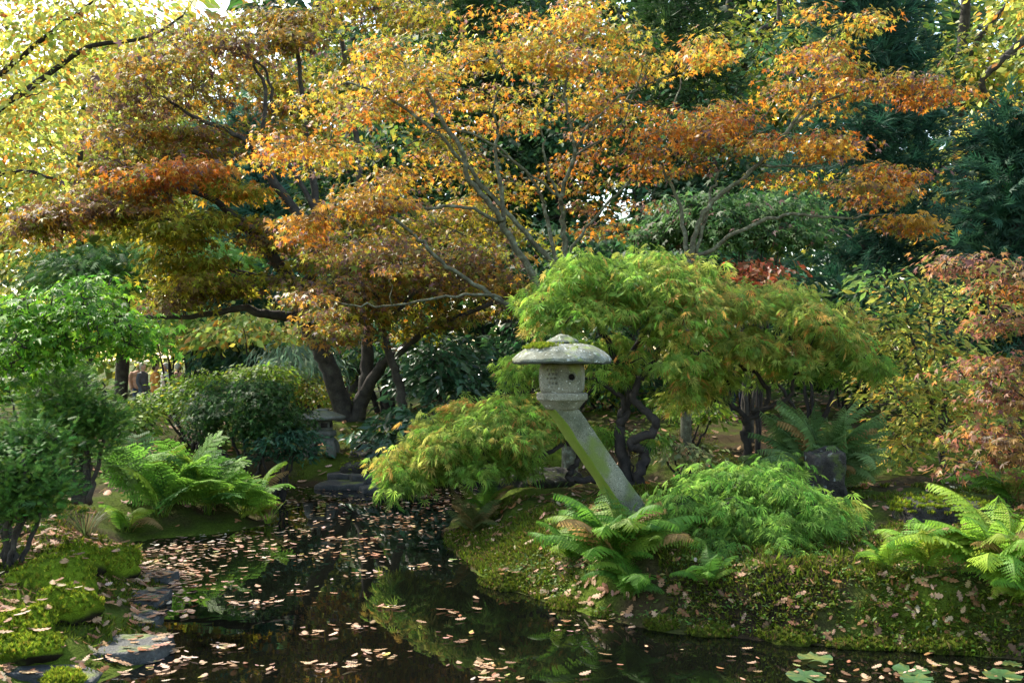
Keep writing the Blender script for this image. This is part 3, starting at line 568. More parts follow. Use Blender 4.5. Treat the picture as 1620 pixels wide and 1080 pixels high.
broadleaf('maple_tree', 'slim dark maple stem beside the two leaning trunks', 'tree', b,
          [([q, (637, 640, 16.6), (630, 605, 16.6), (614, 555, 16.5), (600, 500, 16.5), (598, 440, 16.4), (606, 390, 16.4)], .09, .04), ([(600, 500, 16.5), (560, 460, 16.3), (520, 430, 16.1)], .04, .015), ([(604, 520, 16.5), (650, 470, 16.2), (700, 440, 16)], .04, .015)],
          [(540, 470, 15.8, 85, 40, .8, -8, 900, BRWN), (600, 410, 15.8, 90, 40, .8, 0, 900, BRWN), (690, 430, 15.8, 100, 40, .8, 6, 1000, BRWN + PURP), (560, 530, 15.8, 70, 22, .7, 0, 380, BRWN), (760, 410, 15.6, 70, 36, .7, 0, 600, PURP + BRWN)], M_leaf, .08, T_MAPLE5, M_bark, spread=.16, flat=.3)
# ------------------------------------------------------------------ golden maple in the middle
b, q = base_pt(905, 13.6); Y = 13.4
gold_pads = [(820, 55, 13.0, 200, 40, 1.3, 3, 1500, GOLD), (930, 22, 13.2, 95, 24, 1.0, 6, 480, GOLD), (650, 100, 12.9, 160, 42, 1.2, -10, 1250, GOLD), (960, 100, 13.0, 165, 46, 1.2, 6, 1150, GOLD), (1110, 82, 12.8, 80, 34, .9, -4, 480, GOLD + ORNG[:1]),
        (545, 165, 12.7, 130, 44, 1.1, -14, 1050, GOLD), (745, 180, 13.9, 190, 46, 1.1, 0, 1250, GOLD + ORNG), (1000, 195, 13.7, 140, 46, 1.1, 6, 900, ORNG + GOLD), (455, 235, 12.6, 95, 40, 1.0, -14, 700, ORNG + GOLD[:2]), (600, 245, 13.7, 130, 40, 1.0, -8, 700, GOLD + YGRN[:2]),
        (560, 312, 12.2, 150, 32, 1.0, -10, 950, ORNG + GOLD[:1]), (470, 365, 12.1, 80, 36, .9, -16, 620, ORNG), (800, 300, 14.4, 170, 60, 1.0, 0, 600, YGRN + GOLD), (600, 400, 12.5, 130, 34, .9, 0, 560, BRWN), (950, 335, 14.2, 90, 46, .8, 0, 360, ORNG + BRWN),
        (530, 480, 12.4, 75, 46, .8, -10, 560, BRWN), (700, 260, 14.2, 130, 60, 1.0, 0, 500, YGRN + GOLD), (960, 270, 14.0, 110, 44, .9, 0, 480, ORNG), (700, 350, 14.4, 150, 50, .9, 0, 560, YGRN + BRWN), (860, 130, 14.2, 200, 60, 1.0, 0, 800, GOLD + YGRN[:1])]
broadleaf('maple_tree', 'golden orange maple with grey spreading limbs above the weeping maple', 'tree', b,
          [([q, (900, 640, 13.6), (890, 540, 13.6), (876, 470, 13.5)], 0.1110, 0.0900),
           ([(872, 470, 13.5), (850, 445, 13.3), (800, 370, 13.1), (790, 340, 13.0), (745, 285, 12.9), (730, 240, 12.8), (695, 185, 12.8), (678, 150, 12.8), (640, 100, 12.8)], 0.0533, 0.0162),
           ([(884, 480, 13.5), (880, 425, 13.5), (850, 390, 13.4), (810, 345, 13.3), (760, 290, 13.2), (715, 235, 13.0), (665, 190, 12.9), (605, 150, 12.8), (550, 130, 12.7)], 0.0459, 0.0126),
           ([(797, 352, 13.1), (790, 280, 13.1), (784, 240, 13.1), (788, 200, 13.1), (780, 172, 13.0), (800, 120, 13)], 0.0311, 0.0108),
           ([(884, 430, 13.5), (865, 345, 13.6), (855, 310, 13.6), (830, 270, 13.5), (780, 235, 13.4)], 0.0296, 0.0126),
           ([(888, 480, 13.5), (895, 400, 13.6), (890, 340, 13.5), (888, 310, 13.4), (900, 270, 13.3), (910, 235, 13.2), (900, 190, 13.1), (892, 140, 13.1), (910, 70, 13.1)], 0.0429, 0.0126),
           ([(888, 318, 13.4), (866, 270, 13.3), (860, 225, 13.2), (850, 170, 13.1)], 0.0222, 0.0090),
           ([(868, 500, 13.4), (815, 490, 13.0), (760, 455, 12.9), (700, 415, 12.8), (665, 380, 12.7), (630, 350, 12.6), (580, 330, 12.5), (500, 350, 12.3)], 0.0370, 0.0108),
           ([(792, 356, 13.1), (740, 330, 12.9), (665, 330, 12.7), (580, 326, 12.4), (520, 310, 12.3)], 0.0259, 0.0090),
           ([(810, 488, 13.0), (775, 467, 12.9), (690, 470, 12.8), (605, 485, 12.6), (540, 480, 12.5)], 0.0222, 0.0090),
           ([(898, 440, 13.5), (905, 395, 13.4), (950, 335, 13.3), (990, 295, 13.2), (1020, 258, 13.0), (1070, 200, 12.9)], 0.0252, 0.0090),
           ([(886, 312, 13.4), (820, 260, 13.2), (755, 215, 13), (690, 205, 12.9), (640, 235, 12.9)], 0.0178, 0.0081),
           ([(910, 235, 13.2), (960, 170, 13.1), (1010, 140, 13), (1090, 100, 12.9)], 0.0178, 0.0081),
           ([(905, 250, 13.3), (985, 190, 13.2), (1030, 60, 13.1)], 0.0148, 0.0072)],
          tiers([(*p_[:7], p_[7] * 1.15, p_[8]) for p_ in gold_pads], 7, (.3, .56), (3, 7)), M_leaf, .056, T_MAPLE5, M_barkg, parts=300, rich=T_MAPLE_R, spread=.115, per=9, up=.6, out=.4, flat=.28, cap=.14)
# ------------------------------------------------------------------ orange maple leaning right
b, q = base_pt(1085, 12.9)
pads = [(1335, 32, 12.6, 62, 30, .6, 4, 330, GOLD), (1300, 95, 12.5, 95, 30, .8, 0, 500, GOLD + ORNG), (1350, 135, 12.4, 160, 34, .9, 6, 1000, ORNG + GOLD), (1465, 150, 12.3, 75, 26, .7, 10, 420, ORNG), (1205, 175, 12.5, 120, 38, .9, -8, 850, ORNG + GOLD[:2]), (1075, 215, 12.6, 100, 36, .9, -6, 650, ORNG),
        (1160, 235, 12.6, 110, 36, .9, 0, 640, ORNG), (1320, 240, 12.4, 110, 28, .8, 6, 560, ORNG), (1420, 285, 12.2, 90, 24, .7, 10, 520, ORNG), (1365, 310, 12.1, 100, 28, .8, 8, 560, ORNG + BRWN), (1460, 358, 12.0, 80, 19, .6, 16, 430, ORNG), (1010, 250, 12.7, 70, 34, .7, 0, 330, ORNG), (1240, 290, 12.6, 90, 24, .7, 0, 240, ORNG + YGRN)]
broadleaf('maple_tree', 'orange maple with thin limbs leaning out to the right over the pine', 'tree', b,
          [([q, (1088, 560, 12.9), (1086, 460, 12.9), (1090, 410, 12.8)], 0.0720, 0.0540), ([(1090, 412, 12.8), (1105, 350, 12.7), (1145, 305, 12.6), (1190, 270, 12.6), (1230, 225, 12.5), (1270, 185, 12.5), (1315, 155, 12.4), (1400, 140, 12.4), (1480, 150, 12.3)], 0.0360, 0.0090),
           ([(1093, 412, 12.8), (1103, 398, 12.8), (1120, 325, 12.7), (1135, 280, 12.7), (1180, 225, 12.6), (1220, 170, 12.6)], 0.0280, 0.0090), ([(1096, 415, 12.8), (1115, 400, 12.7), (1180, 360, 12.5), (1240, 340, 12.4), (1295, 342, 12.3), (1340, 345, 12.2), (1420, 340, 12.1), (1500, 370, 12)], 0.0304, 0.0081),
           ([(1088, 412, 12.8), (1080, 345, 12.9), (1062, 295, 12.9), (1040, 255, 12.8), (1010, 230, 12.8)], 0.0320, 0.0090), ([(1240, 215, 12.5), (1290, 140, 12.5), (1310, 80, 12.5), (1335, 30, 12.5)], 0.0160, 0.0063), ([(1200, 262, 12.6), (1280, 262, 12.5), (1350, 250, 12.4), (1440, 285, 12.2)], 0.0160, 0.0063)],
          tiers([(*p_[:7], p_[7] * 1.15, p_[8]) for p_ in pads], 6, (.3, .56), (3, 7)), M_leaf, .056, T_MAPLE5, M_barkg, parts=200, rich=T_MAPLE_R, spread=.11, per=9, up=.6, out=.4, flat=.28, cap=.14)
# ------------------------------------------------------------------ weeping laceleaf maples
def weeping(label, px, Y, specs, pads, size, parts=0, base_z=None, mat=M_barkd):
    b, q = base_pt(px, Y); e = empty('weeping_maple_tree', b, label, 'tree', 'weeping maples with thread-like leaves')
    ex = []                                              # a cascade of small drooping caps over the envelope of each lobe
    for (a_, b_, c_, d_, e_, f_, g_, h_, i_) in pads:
        m = max(5, int(d_ * e_ / 420))
        for _ in range(m):
            u = ball(1)[0]; u[2] = abs(u[2]) * 1.1 - .25; rr_ = rng.uniform(.6, 1.08); f2 = rng.uniform(.24, .42); w = np.exp(rng.normal(0, .8, len(i_))); pl = [(*p_[:3], p_[3] * w_) for p_, w_ in zip(i_, w)]
            ca, sa = math.cos(R(g_)), math.sin(R(g_)); ox, oz = u[0] * d_ * rr_, u[2] * e_ * rr_
            ex.append((a_ + ox * ca + oz * sa, b_ + ox * sa - oz * ca, c_ + u[1] * f_ * rr_, d_ * f2, e_ * f2 * .45, f_ * f2, g_ + 28 * u[0], 1.12 * h_ / m, pl))
    pads = ex
    nodes = limbs(e, specs, mat); cc = crown(e, 'crown', T_LACE, pads, size, M_green, parts=parts, spread=.075, per=6, up=.6, out=.6, jit=.5, droop=.8, shell=.2, zmin=-.6, flat=.6, cap=.35)
    if len(cc) > 420: cc = cc[rng.choice(len(cc), 420, replace=False)]
    twigs(e, nodes, cc, mat, r0=.009, r1=.002, sag=.12); return e
Y = 10.5; bq = base_pt(1018, Y)[1]
weeping('large green weeping maple arching over the pond behind the leaning lantern', 1018, Y,
        [([bq, (1010, 750, Y), (1022, 716, Y), (996, 700, Y - .05), (1029, 685, Y - .1), (1033, 663, Y - .1), (1007, 637, Y), (1003, 611, Y), (1025, 585, Y), (1050, 540, Y), (1060, 480, Y)], .062, .025),
         ([(1000, bq[1], Y + .1), (984, 707, Y + .1), (981, 670, Y + .15), (995, 641, Y + .2), (985, 590, Y + .2), (950, 520, Y + .1), (925, 470, Y)], .07, .022),
         ([(981, 662, Y + .15), (984, 630, Y + .1), (962, 611, Y), (933, 600, Y - .1), (880, 605, Y - .1)], .03, .012), ([(985, 585, Y + .2), (1030, 500, Y + .2), (1000, 440, Y + .2)], .03, .012),
         ([(1005, 768, Y), (947, 760, Y), (907, 760, Y - .1), (903, 744, Y - .1), (918, 722, Y - .1), (899, 700, Y - .1), (858, 722, Y - .1), (825, 722, Y - .15), (760, 700, Y - .1), (690, 705, Y - .1)], .042, .012),
         ([(899, 700, Y - .1), (880, 676, Y), (840, 660, Y), (780, 668, Y)], .024, .009), ([(1025, 585, Y), (1090, 560, Y - .2), (1130, 555, Y - .2)], .025, .01)],
        [(955, 445, 10.4, 105, 52, .7, 0, 1050, LACG), (890, 495, 10.3, 68, 52, .6, -20, 700, LACG), (1050, 440, 10.6, 115, 50, .7, 6, 1000, LACG + LACY), (1010, 500, 10.1, 120, 50, .6, 4, 850, LACG + LACY), (1105, 480, 10.4, 90, 52, .6, 8, 700, LACY),
         (770, 682, 10.5, 105, 48, .7, -6, 1700, LACG + LACY), (690, 722, 10.4, 78, 55, .6, -16, 1500, LACG + LACY[:2]), (642, 765, 10.3, 42, 40, .45, -20, 600, LACG), (830, 655, 10.6, 75, 36, .5, 0, 560, LACG + LACY), (775, 735, 10.2, 80, 44, .5, 0, 900, LACG), (850, 600, 10.9, 80, 40, .5, 0, 560, LACG + [(.3, .12, .05, .8)]),
         (730, 660, 10.9, 80, 30, .5, -10, 600, LACY), (945, 575, 10.9, 80, 50, .5, 0, 560, LACG), (1060, 570, 10.3, 80, 50, .5, 0, 420, LACG + LACY), (1100, 640, 10.9, 60, 36, .4, 0, 240, LACG + LACY), (985, 690, 10.7, 50, 40, .4, 0, 160, LACG)], .088)
Y = 11.0; bq = base_pt(1182, Y)[1]
weeping('yellowing weeping maple with a forked trunk left of the tall grey fern', 1182, Y,
        [([bq, (1182, 700, Y), (1180, 660, Y)], .045, .04), ([(1180, 662, Y), (1155, 635, Y), (1155, 605, Y), (1136, 588, Y), (1120, 550, Y)], .03, .012), ([(1181, 664, Y), (1215, 635, Y), (1200, 595, Y), (1166, 570, Y), (1190, 520, Y)], .032, .012), ([(1190, 655, Y), (1245, 630, Y - .1), (1257, 595, Y - .1), (1290, 550, Y - .1)], .028, .012), ([(1215, 636, Y), (1225, 600, Y + .2), (1250, 545, Y + .2)], .02, .01)],
        [(1190, 480, 11, 100, 52, .7, 0, 1000, LACY), (1280, 505, 10.9, 95, 46, .7, 10, 900, LACY), (1345, 545, 10.8, 60, 42, .5, 20, 560, LACG + LACY), (1130, 555, 10.7, 85, 44, .6, -8, 700, LACY), (1110, 615, 10.8, 50, 45, .45, -8, 420, LACG + LACY), (1220, 560, 10.7, 90, 36, .5, 4, 620, LACY), (1300, 572, 10.7, 80, 30, .5, 6, 480, LACG), (1370, 575, 10.7, 40, 30, .4, 20, 200, LACG), (1050, 590, 10.9, 60, 34, .5, 0, 300, LACG + LACY), (1160, 590, 11.3, 70, 30, .4, 0, 260, LACY), (1260, 590, 11.2, 80, 24, .4, 0, 260, LACG)], .086)
b = gz(1200, 8.4); Y = 8.4; bq = base_pt(1195, Y)[1]
weeping('low fresh green weeping maple spilling over the right bank beside the ferns', 1195, Y,
        [([bq, (1190, 800, Y), (1200, 775, Y), (1230, 765, Y)], .03, .02), ([(1195, 790, Y), (1170, 790, Y - .1), (1130, 780, Y - .1), (1100, 790, Y - .1)], .02, .008), ([(1225, 765, Y), (1270, 775, Y - .2), (1300, 790, Y - .3)], .02, .008), ([(1195, 780, Y), (1160, 750, Y), (1120, 745, Y)], .02, .008), ([(1205, 790, Y), (1220, 830, Y - .3), (1215, 860, Y - .4)], .015, .006)],
        [(1165, 765, 8.5, 105, 40, .6, -4, 1200, LACD), (1105, 805, 8.0, 66, 40, .5, -14, 800, LACD), (1265, 800, 8.0, 95, 40, .5, 12, 1100, LACD), (1180, 840, 7.8, 90, 38, .4, -6, 900, LACD), (1240, 866, 7.55, 70, 32, .3, 10, 700, LACD), (1330, 815, 8.2, 45, 30, .35, 20, 320, LACD + LACY[:1]), (1150, 872, 7.55, 55, 28, .25, 0, 420, LACD)], .078, parts=250)
# ------------------------------------------------------------------ near left: green maple, two dwarf cypresses
b, q = base_pt(20, 8.6)
broadleaf('maple_tree', 'bright green maple reaching in at the left over the dark cypress', 'tree', b,
          [([q, (-40, 660, 8.6), (-30, 600, 8.6), (10, 560, 8.6)], .05, .03), ([(-30, 605, 8.6), (0, 545, 8.5), (60, 510, 8.4), (120, 490, 8.3), (190, 500, 8.2)], .022, .008), ([(5, 560, 8.6), (90, 540, 8.5), (170, 530, 8.4)], .018, .006), ([(0, 570, 8.6), (20, 590, 8.4), (60, 575, 8.3)], .014, .006)],
          [(130, 485, 8.3, 80, 32, .5, -6, 480, BRGN), (185, 515, 8.2, 72, 32, .45, 10, 430, BRGN), (40, 500, 8.4, 70, 40, .5, 0, 460, BRGN), (90, 540, 8.3, 90, 36, .5, 0, 480, BRGN), (10, 570, 8.3, 60, 40, .4, 0, 300, BRGN), (-70, 540, 8.5, 80, 60, .5, 0, 300, BRGN), (220, 545, 8.4, 40, 24, .3, 14, 110, BRGN), (160, 450, 8.4, 36, 16, .3, -10, 90, BRGN)], M_green, .056, T_MAPLE, M_bark, parts=220, rich=T_MAPLE_R, spread=.10, per=7, out=.5, flat=.35)
def cypress(label, px, py, Y, rx, rz, ry, foot, n, leaves, stems, pal):
    fx, fy = foot; b = P(fx, fy, Y); e = empty('dwarf_cypress', b, label, 'shrub', 'dwarf cypresses on the left bank'); nodes = []
    for j in range(stems):
        a = (j + .5) / stems * 2 - 1; yy = Y + rng.normal() * ry * .25
        w = [P(fx + a * 14, fy + 6, Y), P(fx + a * rx * .35 + rng.normal() * 5, fy * .6 + py * .4, (Y + yy) / 2), P(px + a * rx * .7, py, yy), P(px + a * rx * .6, py - rz * .5, yy)]
        s, (V, T) = limb_mesh(w, .022 + .012 * rng.random(), .006, sides=7); mk('stem', V, T, M_bark, e, smooth=True); nodes.append(s)
    pads = lumps(px, py, Y, rx, rz, ry, n, .31, leaves * 1.15, pal, -.9)
    cc = crown(e, 'foliage', T_SPRAY, pads, .056, M_con, spread=.055, per=7, up=.35, out=1.0, jit=.45, droop=-.3, shell=.7, flat=.9)
    twigs(e, np.vstack(nodes), cc[rng.choice(len(cc), min(120, len(cc)), replace=False)], M_bark, r0=.007, r1=.002); return e
cypress('dark green dwarf cypress with bare stems below the bright green maple', 118, 650, 8.9, 84, 92, .45, (130, 790), 80, 7800, 8, HINO)
cypress('lighter green dwarf cypress cut by the left edge of the picture', 25, 755, 7.4, 92, 100, .42, (10, 915), 80, 8200, 9, HINO + [(.07, .16, .03, 2)])
# right edge: red-brown maple and thin yellow-green shrub
b, q = base_pt(1660, 9.4)
broadleaf('maple_tree', 'red-brown maple with drooping tiers at the right edge', 'tree', b,
          [([q, (1665, 640, 9.4), (1650, 540, 9.4), (1640, 440, 9.4)], .05, .025), ([(1650, 540, 9.4), (1600, 500, 9.3), (1560, 470, 9.2)], .02, .007), ([(1645, 470, 9.4), (1580, 430, 9.2), (1500, 420, 9.1)], .018, .006), ([(1660, 640, 9.4), (1600, 600, 9.2), (1540, 600, 9.1)], .018, .006), ([(1662, 700, 9.4), (1610, 690, 9.1), (1550, 715, 9)], .016, .005)],
          [(1545, 422, 9.1, 85, 15, .45, 6, 416, REDB), (1610, 455, 9.2, 70, 20, .5, 0, 368, REDB + ORNG[:1]), (1595, 510, 9.1, 60, 16, .45, -8, 304, REDB), (1580, 580, 9.0, 80, 17, .45, -10, 448, REDB), (1600, 630, 9.0, 75, 15, .45, -8, 416, REDB), (1565, 690, 8.9, 66, 13, .4, -14, 352, REDB), (1610, 725, 8.9, 60, 15, .4, 0, 304, REDB), (1520, 740, 8.9, 30, 14, .3, -10, 80, REDB), (1690, 580, 9.2, 50, 120, .5, 0, 220, REDB)], M_leaf, .054, T_MAPLE5, M_bark, parts=200, rich=T_MAPLE_R, spread=.10, per=7, out=.5)
b, q = base_pt(1490, 12.2)
broadleaf('enkianthus_shrub', 'thin upright shrub with yellow-green leaves behind the flat mossy rock', 'shrub', b,
          [([q, (1496, 650, 12.2), (1492, 600, 12.2), (1500, 540, 12.2), (1490, 470, 12.2)], .04, .012), ([(1494, 690, 12.2), (1460, 600, 12), (1440, 520, 12), (1400, 450, 12)], .025, .008), ([(1495, 640, 12.2), (1530, 560, 12.2), (1550, 490, 12.2)], .02, .007), ([(1494, 700, 12.2), (1430, 640, 12), (1390, 600, 12)], .016, .006)],
          [(1440, 470, 12, 70, 34, .6, 0, 420, YSHB + RHOD[:1]), (1390, 440, 11.9, 36, 22, .3, 0, 90, [(.18, .3, .07, 1)]), (1380, 510, 12, 50, 36, .5, 0, 330, YSHB + DARK[:1]), (1450, 540, 12, 85, 42, .6, 0, 560, YSHB), (1430, 610, 11.9, 75, 40, .6, 0, 560, YSHB), (1500, 600, 12.2, 70, 60, .6, 0, 520, YSHB + LACY), (1470, 680, 11.9, 80, 34, .5, 0, 560, YSHB), (1545, 650, 12, 50, 50, .5, 0, 360, YSHB), (1540, 480, 12.3, 60, 40, .5, 0, 320, YSHB), (1420, 720, 11.8, 50, 16, .4, 0, 160, YSHB)], M_green, .105, T_RHODO, M_bark, spread=.12, per=6, jit=.8, droop=.25)
# ------------------------------------------------------------------ the leaning stone lantern
LY = 8.3; K = LY / F
lb = P(1032, 846, LY); lb[2] = float(terr(np.array([lb[0]]), np.array([LY]))[0]) - .02
lan = empty('stone_lantern', lb, 'grey granite lantern on one slanting mossy post by the pond', 'lantern')
hx = (889 - 810) * K                                    # axis of the upper lantern
def lz(py): return CZ - (py - HZ) * K
def sub(V, T, n=1):
    me = bpy.data.meshes.new('t'); me.from_pydata([tuple(v) for v in V], [], [tuple(int(i) for i in t) for t in T]); bm = bmesh.new(); bm.from_mesh(me)
    bmesh.ops.remove_doubles(bm, verts=bm.verts, dist=1e-5)
    bmesh.ops.triangulate(bm, faces=bm.faces); bmesh.ops.recalc_face_normals(bm, faces=bm.faces)
    for _ in range(n): bmesh.ops.subdivide_edges(bm, edges=bm.edges[:], cuts=1, use_grid_fill=True)
    bmesh.ops.triangulate(bm, faces=bm.faces)
    V = np.array([v.co[:] for v in bm.verts]); T = np.array([[v.index for v in f.verts] for f in bm.faces]); bm.free(); bpy.data.meshes.remove(me); return V, T
def rough(V, a=.004, sc=14, seed=0):
    V = np.array(V, float); s = seed * 3.7
    d = np.stack([fbm(V[:, 1] * sc + s, V[:, 2] * sc + V[:, 0] * 5, 4), fbm(V[:, 0] * sc + s + 9, V[:, 2] * sc + V[:, 1] * 5, 4), fbm(V[:, 0] * sc + s + 5, V[:, 1] * sc + V[:, 2] * 7, 4)], 1); return V + d * a
# slanting post: bevelled square section, both ends cut level
top = np.array([(887 - 810) * K + .01, LY, lz(646)]); bot = np.array([(1040 - 810) * K, LY - .02, lb[2] - .12]); w = .100; bev = .012; ang = R(24)
sec = [(-w + bev, -w), (w - bev, -w), (w, -w + bev), (w, w - bev), (w - bev, w), (-w + bev, w), (-w, w - bev), (-w, -w + bev)]; V = []
nseg = 40
for i in range(nseg + 1):
    f = i / nseg; c = bot * (1 - f) + top * f; sc = 1.06 - .06 * f
    for (a, b_) in sec:
        xx = (a * math.cos(ang) - b_ * math.sin(ang)) * sc; yy = (a * math.sin(ang) + b_ * math.cos(ang)) * sc
        V.append(c + np.array([xx, yy, 0]))
T = []
for i in range(nseg):
    for k in range(8):
        q = (k + 1) % 8; T += [(i * 8 + k, i * 8 + q, (i + 1) * 8 + q), (i * 8 + k, (i + 1) * 8 + q, (i + 1) * 8 + k)]
T += [(nseg * 8, nseg * 8 + k, nseg * 8 + k + 1) for k in range(1, 7)] + [(0, k + 1, k) for k in range(1, 7)]
V, T = sub(V, T, 1); mk('post', rough(V, .012, 10), T, M_granite_leg, lan)
def lpart(name, prof, sides, rot, mat, a=.004, seed=0, n=1, smooth=False, sh=(0, 0)):
    V, T = lathe(prof, sides, rot); V = V + np.array([hx + sh[0], LY + sh[1], 0]); V, T = sub(V, T, n); return mk(name, rough(V, a, 15, seed), T, mat, lan, smooth=smooth)
plat = lpart('platform', [(.10, lz(648)), (.128, lz(647)), (.145, lz(643)), (.168, lz(637)), (.184, lz(633.5)), (.196, lz(632)), (.201, lz(630)), (.202, lz(623)), (.195, lz(621)), (.15, lz(620.5))], 12, .26, M_granite, .004, 2, 2)
# fire box: barrel with a round window cut in, and a carved lattice
cz0, cz1 = lz(621), lz(574); hgt = cz1 - cz0
nb, ns = 60, 200; prof = []
for i in range(nb + 1):
    f = i / nb; prof.append((.170 * (1 - .10 * (2 * f - 1)**6) * (.985 + .02 * math.sin(f * math.pi)), cz0 + hgt * f))
V, T = lathe(prof, ns, 0); V = V + np.array([hx, LY, 0])
# rounded-square plan
th = np.arctan2(V[:, 1] - LY, V[:, 0] - hx); rr = np.hypot(V[:, 0] - hx, V[:, 1] - LY); kq = 1 / (np.abs(np.cos(th + .32))**3.2 + np.abs(np.sin(th + .32))**3.2)**(1 / 3.2)
V[:, 0] = hx + np.cos(th) * rr * kq * .97; V[:, 1] = LY + np.sin(th) * rr * kq * .97
V = rough(V, .005, 16, 4)
wx, wz = (902.5 - 810) * K, lz(595.5); front = V[:, 1] < LY - .02
d = np.hypot(V[:, 0] - wx, V[:, 2] - wz); ysurf = V[front & (d < .04), 1].min()
V[:, 1] -= np.where(front, .010 * np.exp(-((d - .034) / .008)**2), 0); V[:, 1] += np.where(front & (d < .026), .07, 0)
for r_ in range(4):
    for c_ in range(3):
        lx = (866 + c_ * 5.2 + (r_ % 2) * 2.4 - 810) * K; zz = lz(584 + r_ * 7.2); dd = np.hypot((V[:, 0] - lx) * 1.25, V[:, 2] - zz); V[:, 1] += np.where(front, .020 * np.exp(-(dd / .0092)**4), 0)
fb = mk('fire_box', V, T, M_granite, lan, smooth=True)
Vr, Tr = tube([(wx + .032 * math.cos(a), ysurf + .006, wz + .032 * math.sin(a)) for a in np.linspace(0, 2 * math.pi, 25)], .0085, 8)
ring = mk('window_ring', rough(Vr, .002, 30), Tr, M_granite, fb)
Vr, Tr = lathe([(.0, 0), (.022, 0), (.022, .004)], 20); Vr = np.stack([wx + Vr[:, 0] - .002, ysurf + .028 + Vr[:, 2], wz + Vr[:, 1]], 1); mk('window_dark_disc', Vr, Tr, M_barkd, fb)  # dark disc in the recess, the cavity's shade put into its colour
roof_prof = [(.15, lz(573)), (.30, lz(574.2)), (.372, lz(575)), (.379, lz(574.4)), (.382, lz(568)), (.376, lz(566.4)), (.352, lz(561.5)), (.318, lz(556)), (.27, lz(550.5)), (.22, lz(546.5)), (.16, lz(544)), (.10, lz(543))]
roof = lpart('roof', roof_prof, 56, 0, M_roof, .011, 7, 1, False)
fin = lpart('finial', [(.10, lz(545)), (.125, lz(543)), (.128, lz(540)), (.112, lz(537)), (.085, lz(535)), (.062, lz(532)), (.045, lz(530)), (.015, lz(529))], 20, 0, M_roof, .016, 9, 1, True, sh=(-.005, 0))
# moss growing on the left of the roof
def moss_blob(name, parent, pts, n, size, pal, spread):
    pts = np.asarray(pts, float); i = rng.integers(0, len(pts), n); p = pts[i] + rng.normal(size=(n, 3)) * spread
    V, T, C = bake(T_MOSS, p, unit(np.array([0, 0, 1]) + ball(n) * .5), ball(n), size * np.exp(rng.normal(0, .25, n)), pick(pal, n)); o = mk(name, V, T, M_moss, parent, C); o['kind'] = 'stuff'; return o
GM = [(.07, .10, .010, 3), (.11, .15, .012, 2.4), (.05, .06, .01, 2), (.14, .15, .02, .8), (.17, .11, .04, .8)]
MOSSP = [(.16, .22, .015, 3), (.24, .28, .02, 2), (.10, .14, .012, 2), (.30, .26, .03, .6)]
def roof_z(r): return np.interp(r, [.10, .16, .22, .27, .312, .345, .366], [lz(543), lz(543.8), lz(546), lz(549.5), lz(554), lz(558.5), lz(562)])
rp = []
for _ in range(240):
    a = R(rng.normal(215, 22)); r_ = .17 + .13 * rng.random(); rp.append((hx + r_ * math.cos(a), LY + r_ * math.sin(a), roof_z(r_) + .004))
moss_blob('moss_patch', roof, rp, 900, .017, MOSSP, (.012, .012, .003))
# ------------------------------------------------------------------ small old lantern across the pond
sb = P(509, 716, 15.2); SK = 15.2 / F; sl2 = empty('stone_lantern', sb, 'small old squat stone lantern on arched legs under the purple maple', 'lantern')
def spart(name, prof, sides, rot, a=.008, seed=1, par=None):
    V, T = lathe(prof, sides, rot); V = V + sb; V, T = sub(V, T, 2); return mk(name, rough(V, a, 10, seed), T, M_oldstone, par or sl2)
sz = lambda py: (716 - py) * SK
spart('roof', [(.10, sz(665)), (.27, sz(664)), (.335, sz(662.5)), (.345, sz(660)), (.33, sz(658)), (.24, sz(653.5)), (.15, sz(650)), (.10, sz(649))], 6, .3, seed=2)
spart('finial', [(.09, sz(650)), (.105, sz(648.5)), (.09, sz(646.8)), (.03, sz(646))], 6, .3, seed=3)
spart('fire_box', [(.15, sz(680)), (.155, sz(676)), (.15, sz(664))], 6, .3, seed=4)
for a in (-2.2, -1.15, -.1):
    c = sb + np.array([math.cos(a) * .137, math.sin(a) * .137, sz(671.5)]); u = np.array([-math.sin(a), math.cos(a), 0]); nrm = np.array([math.cos(a), math.sin(a), 0]); hw, hh = .045, .032
    V = [c + u * s1 * hw + np.array([0, 0, s2 * hh]) + nrm * s3 * .012 for s3 in (-1, 1) for s1, s2 in ((-1, -1), (1, -1), (1, 1), (-1, 1))]
    T = [(0, 2, 1), (0, 3, 2), (4, 5, 6), (4, 6, 7), (0, 1, 5), (0, 5, 4), (2, 3, 7), (2, 7, 6), (1, 2, 6), (1, 6, 5), (0, 4, 7), (0, 7, 3)]; mk('window', V, T, M_barkd, sl2)  # solid dark blocks, the shade inside the openings put into their colour
spart('platform', [(.14, sz(693)), (.19, sz(690)), (.21, sz(686)), (.20, sz(681)), (.15, sz(679))], 12, .3, seed=5)
for k in range(4):                                       # four legs joined by arches under a round yoke
    a = k * math.pi / 2 - 2.35; c = np.array([math.cos(a), math.sin(a), 0])
    pts = [sb + c * .225 + np.array([0, 0, -.04]), sb + c * .22 + np.array([0, 0, sz(707)]), sb + c * .19 + np.array([0, 0, sz(700)]), sb + c * .10 + np.array([0, 0, sz(696)])]
    V, T = tube(spline(pts, 12), np.linspace(.075, .06, 12), 8); mk('leg', rough(V, .006, 10, k), T, M_oldstone, sl2)
spart('leg_yoke', [(.10, sz(698)), (.20, sz(698.5)), (.205, sz(695)), (.16, sz(691.5))], 16, 0, seed=6)
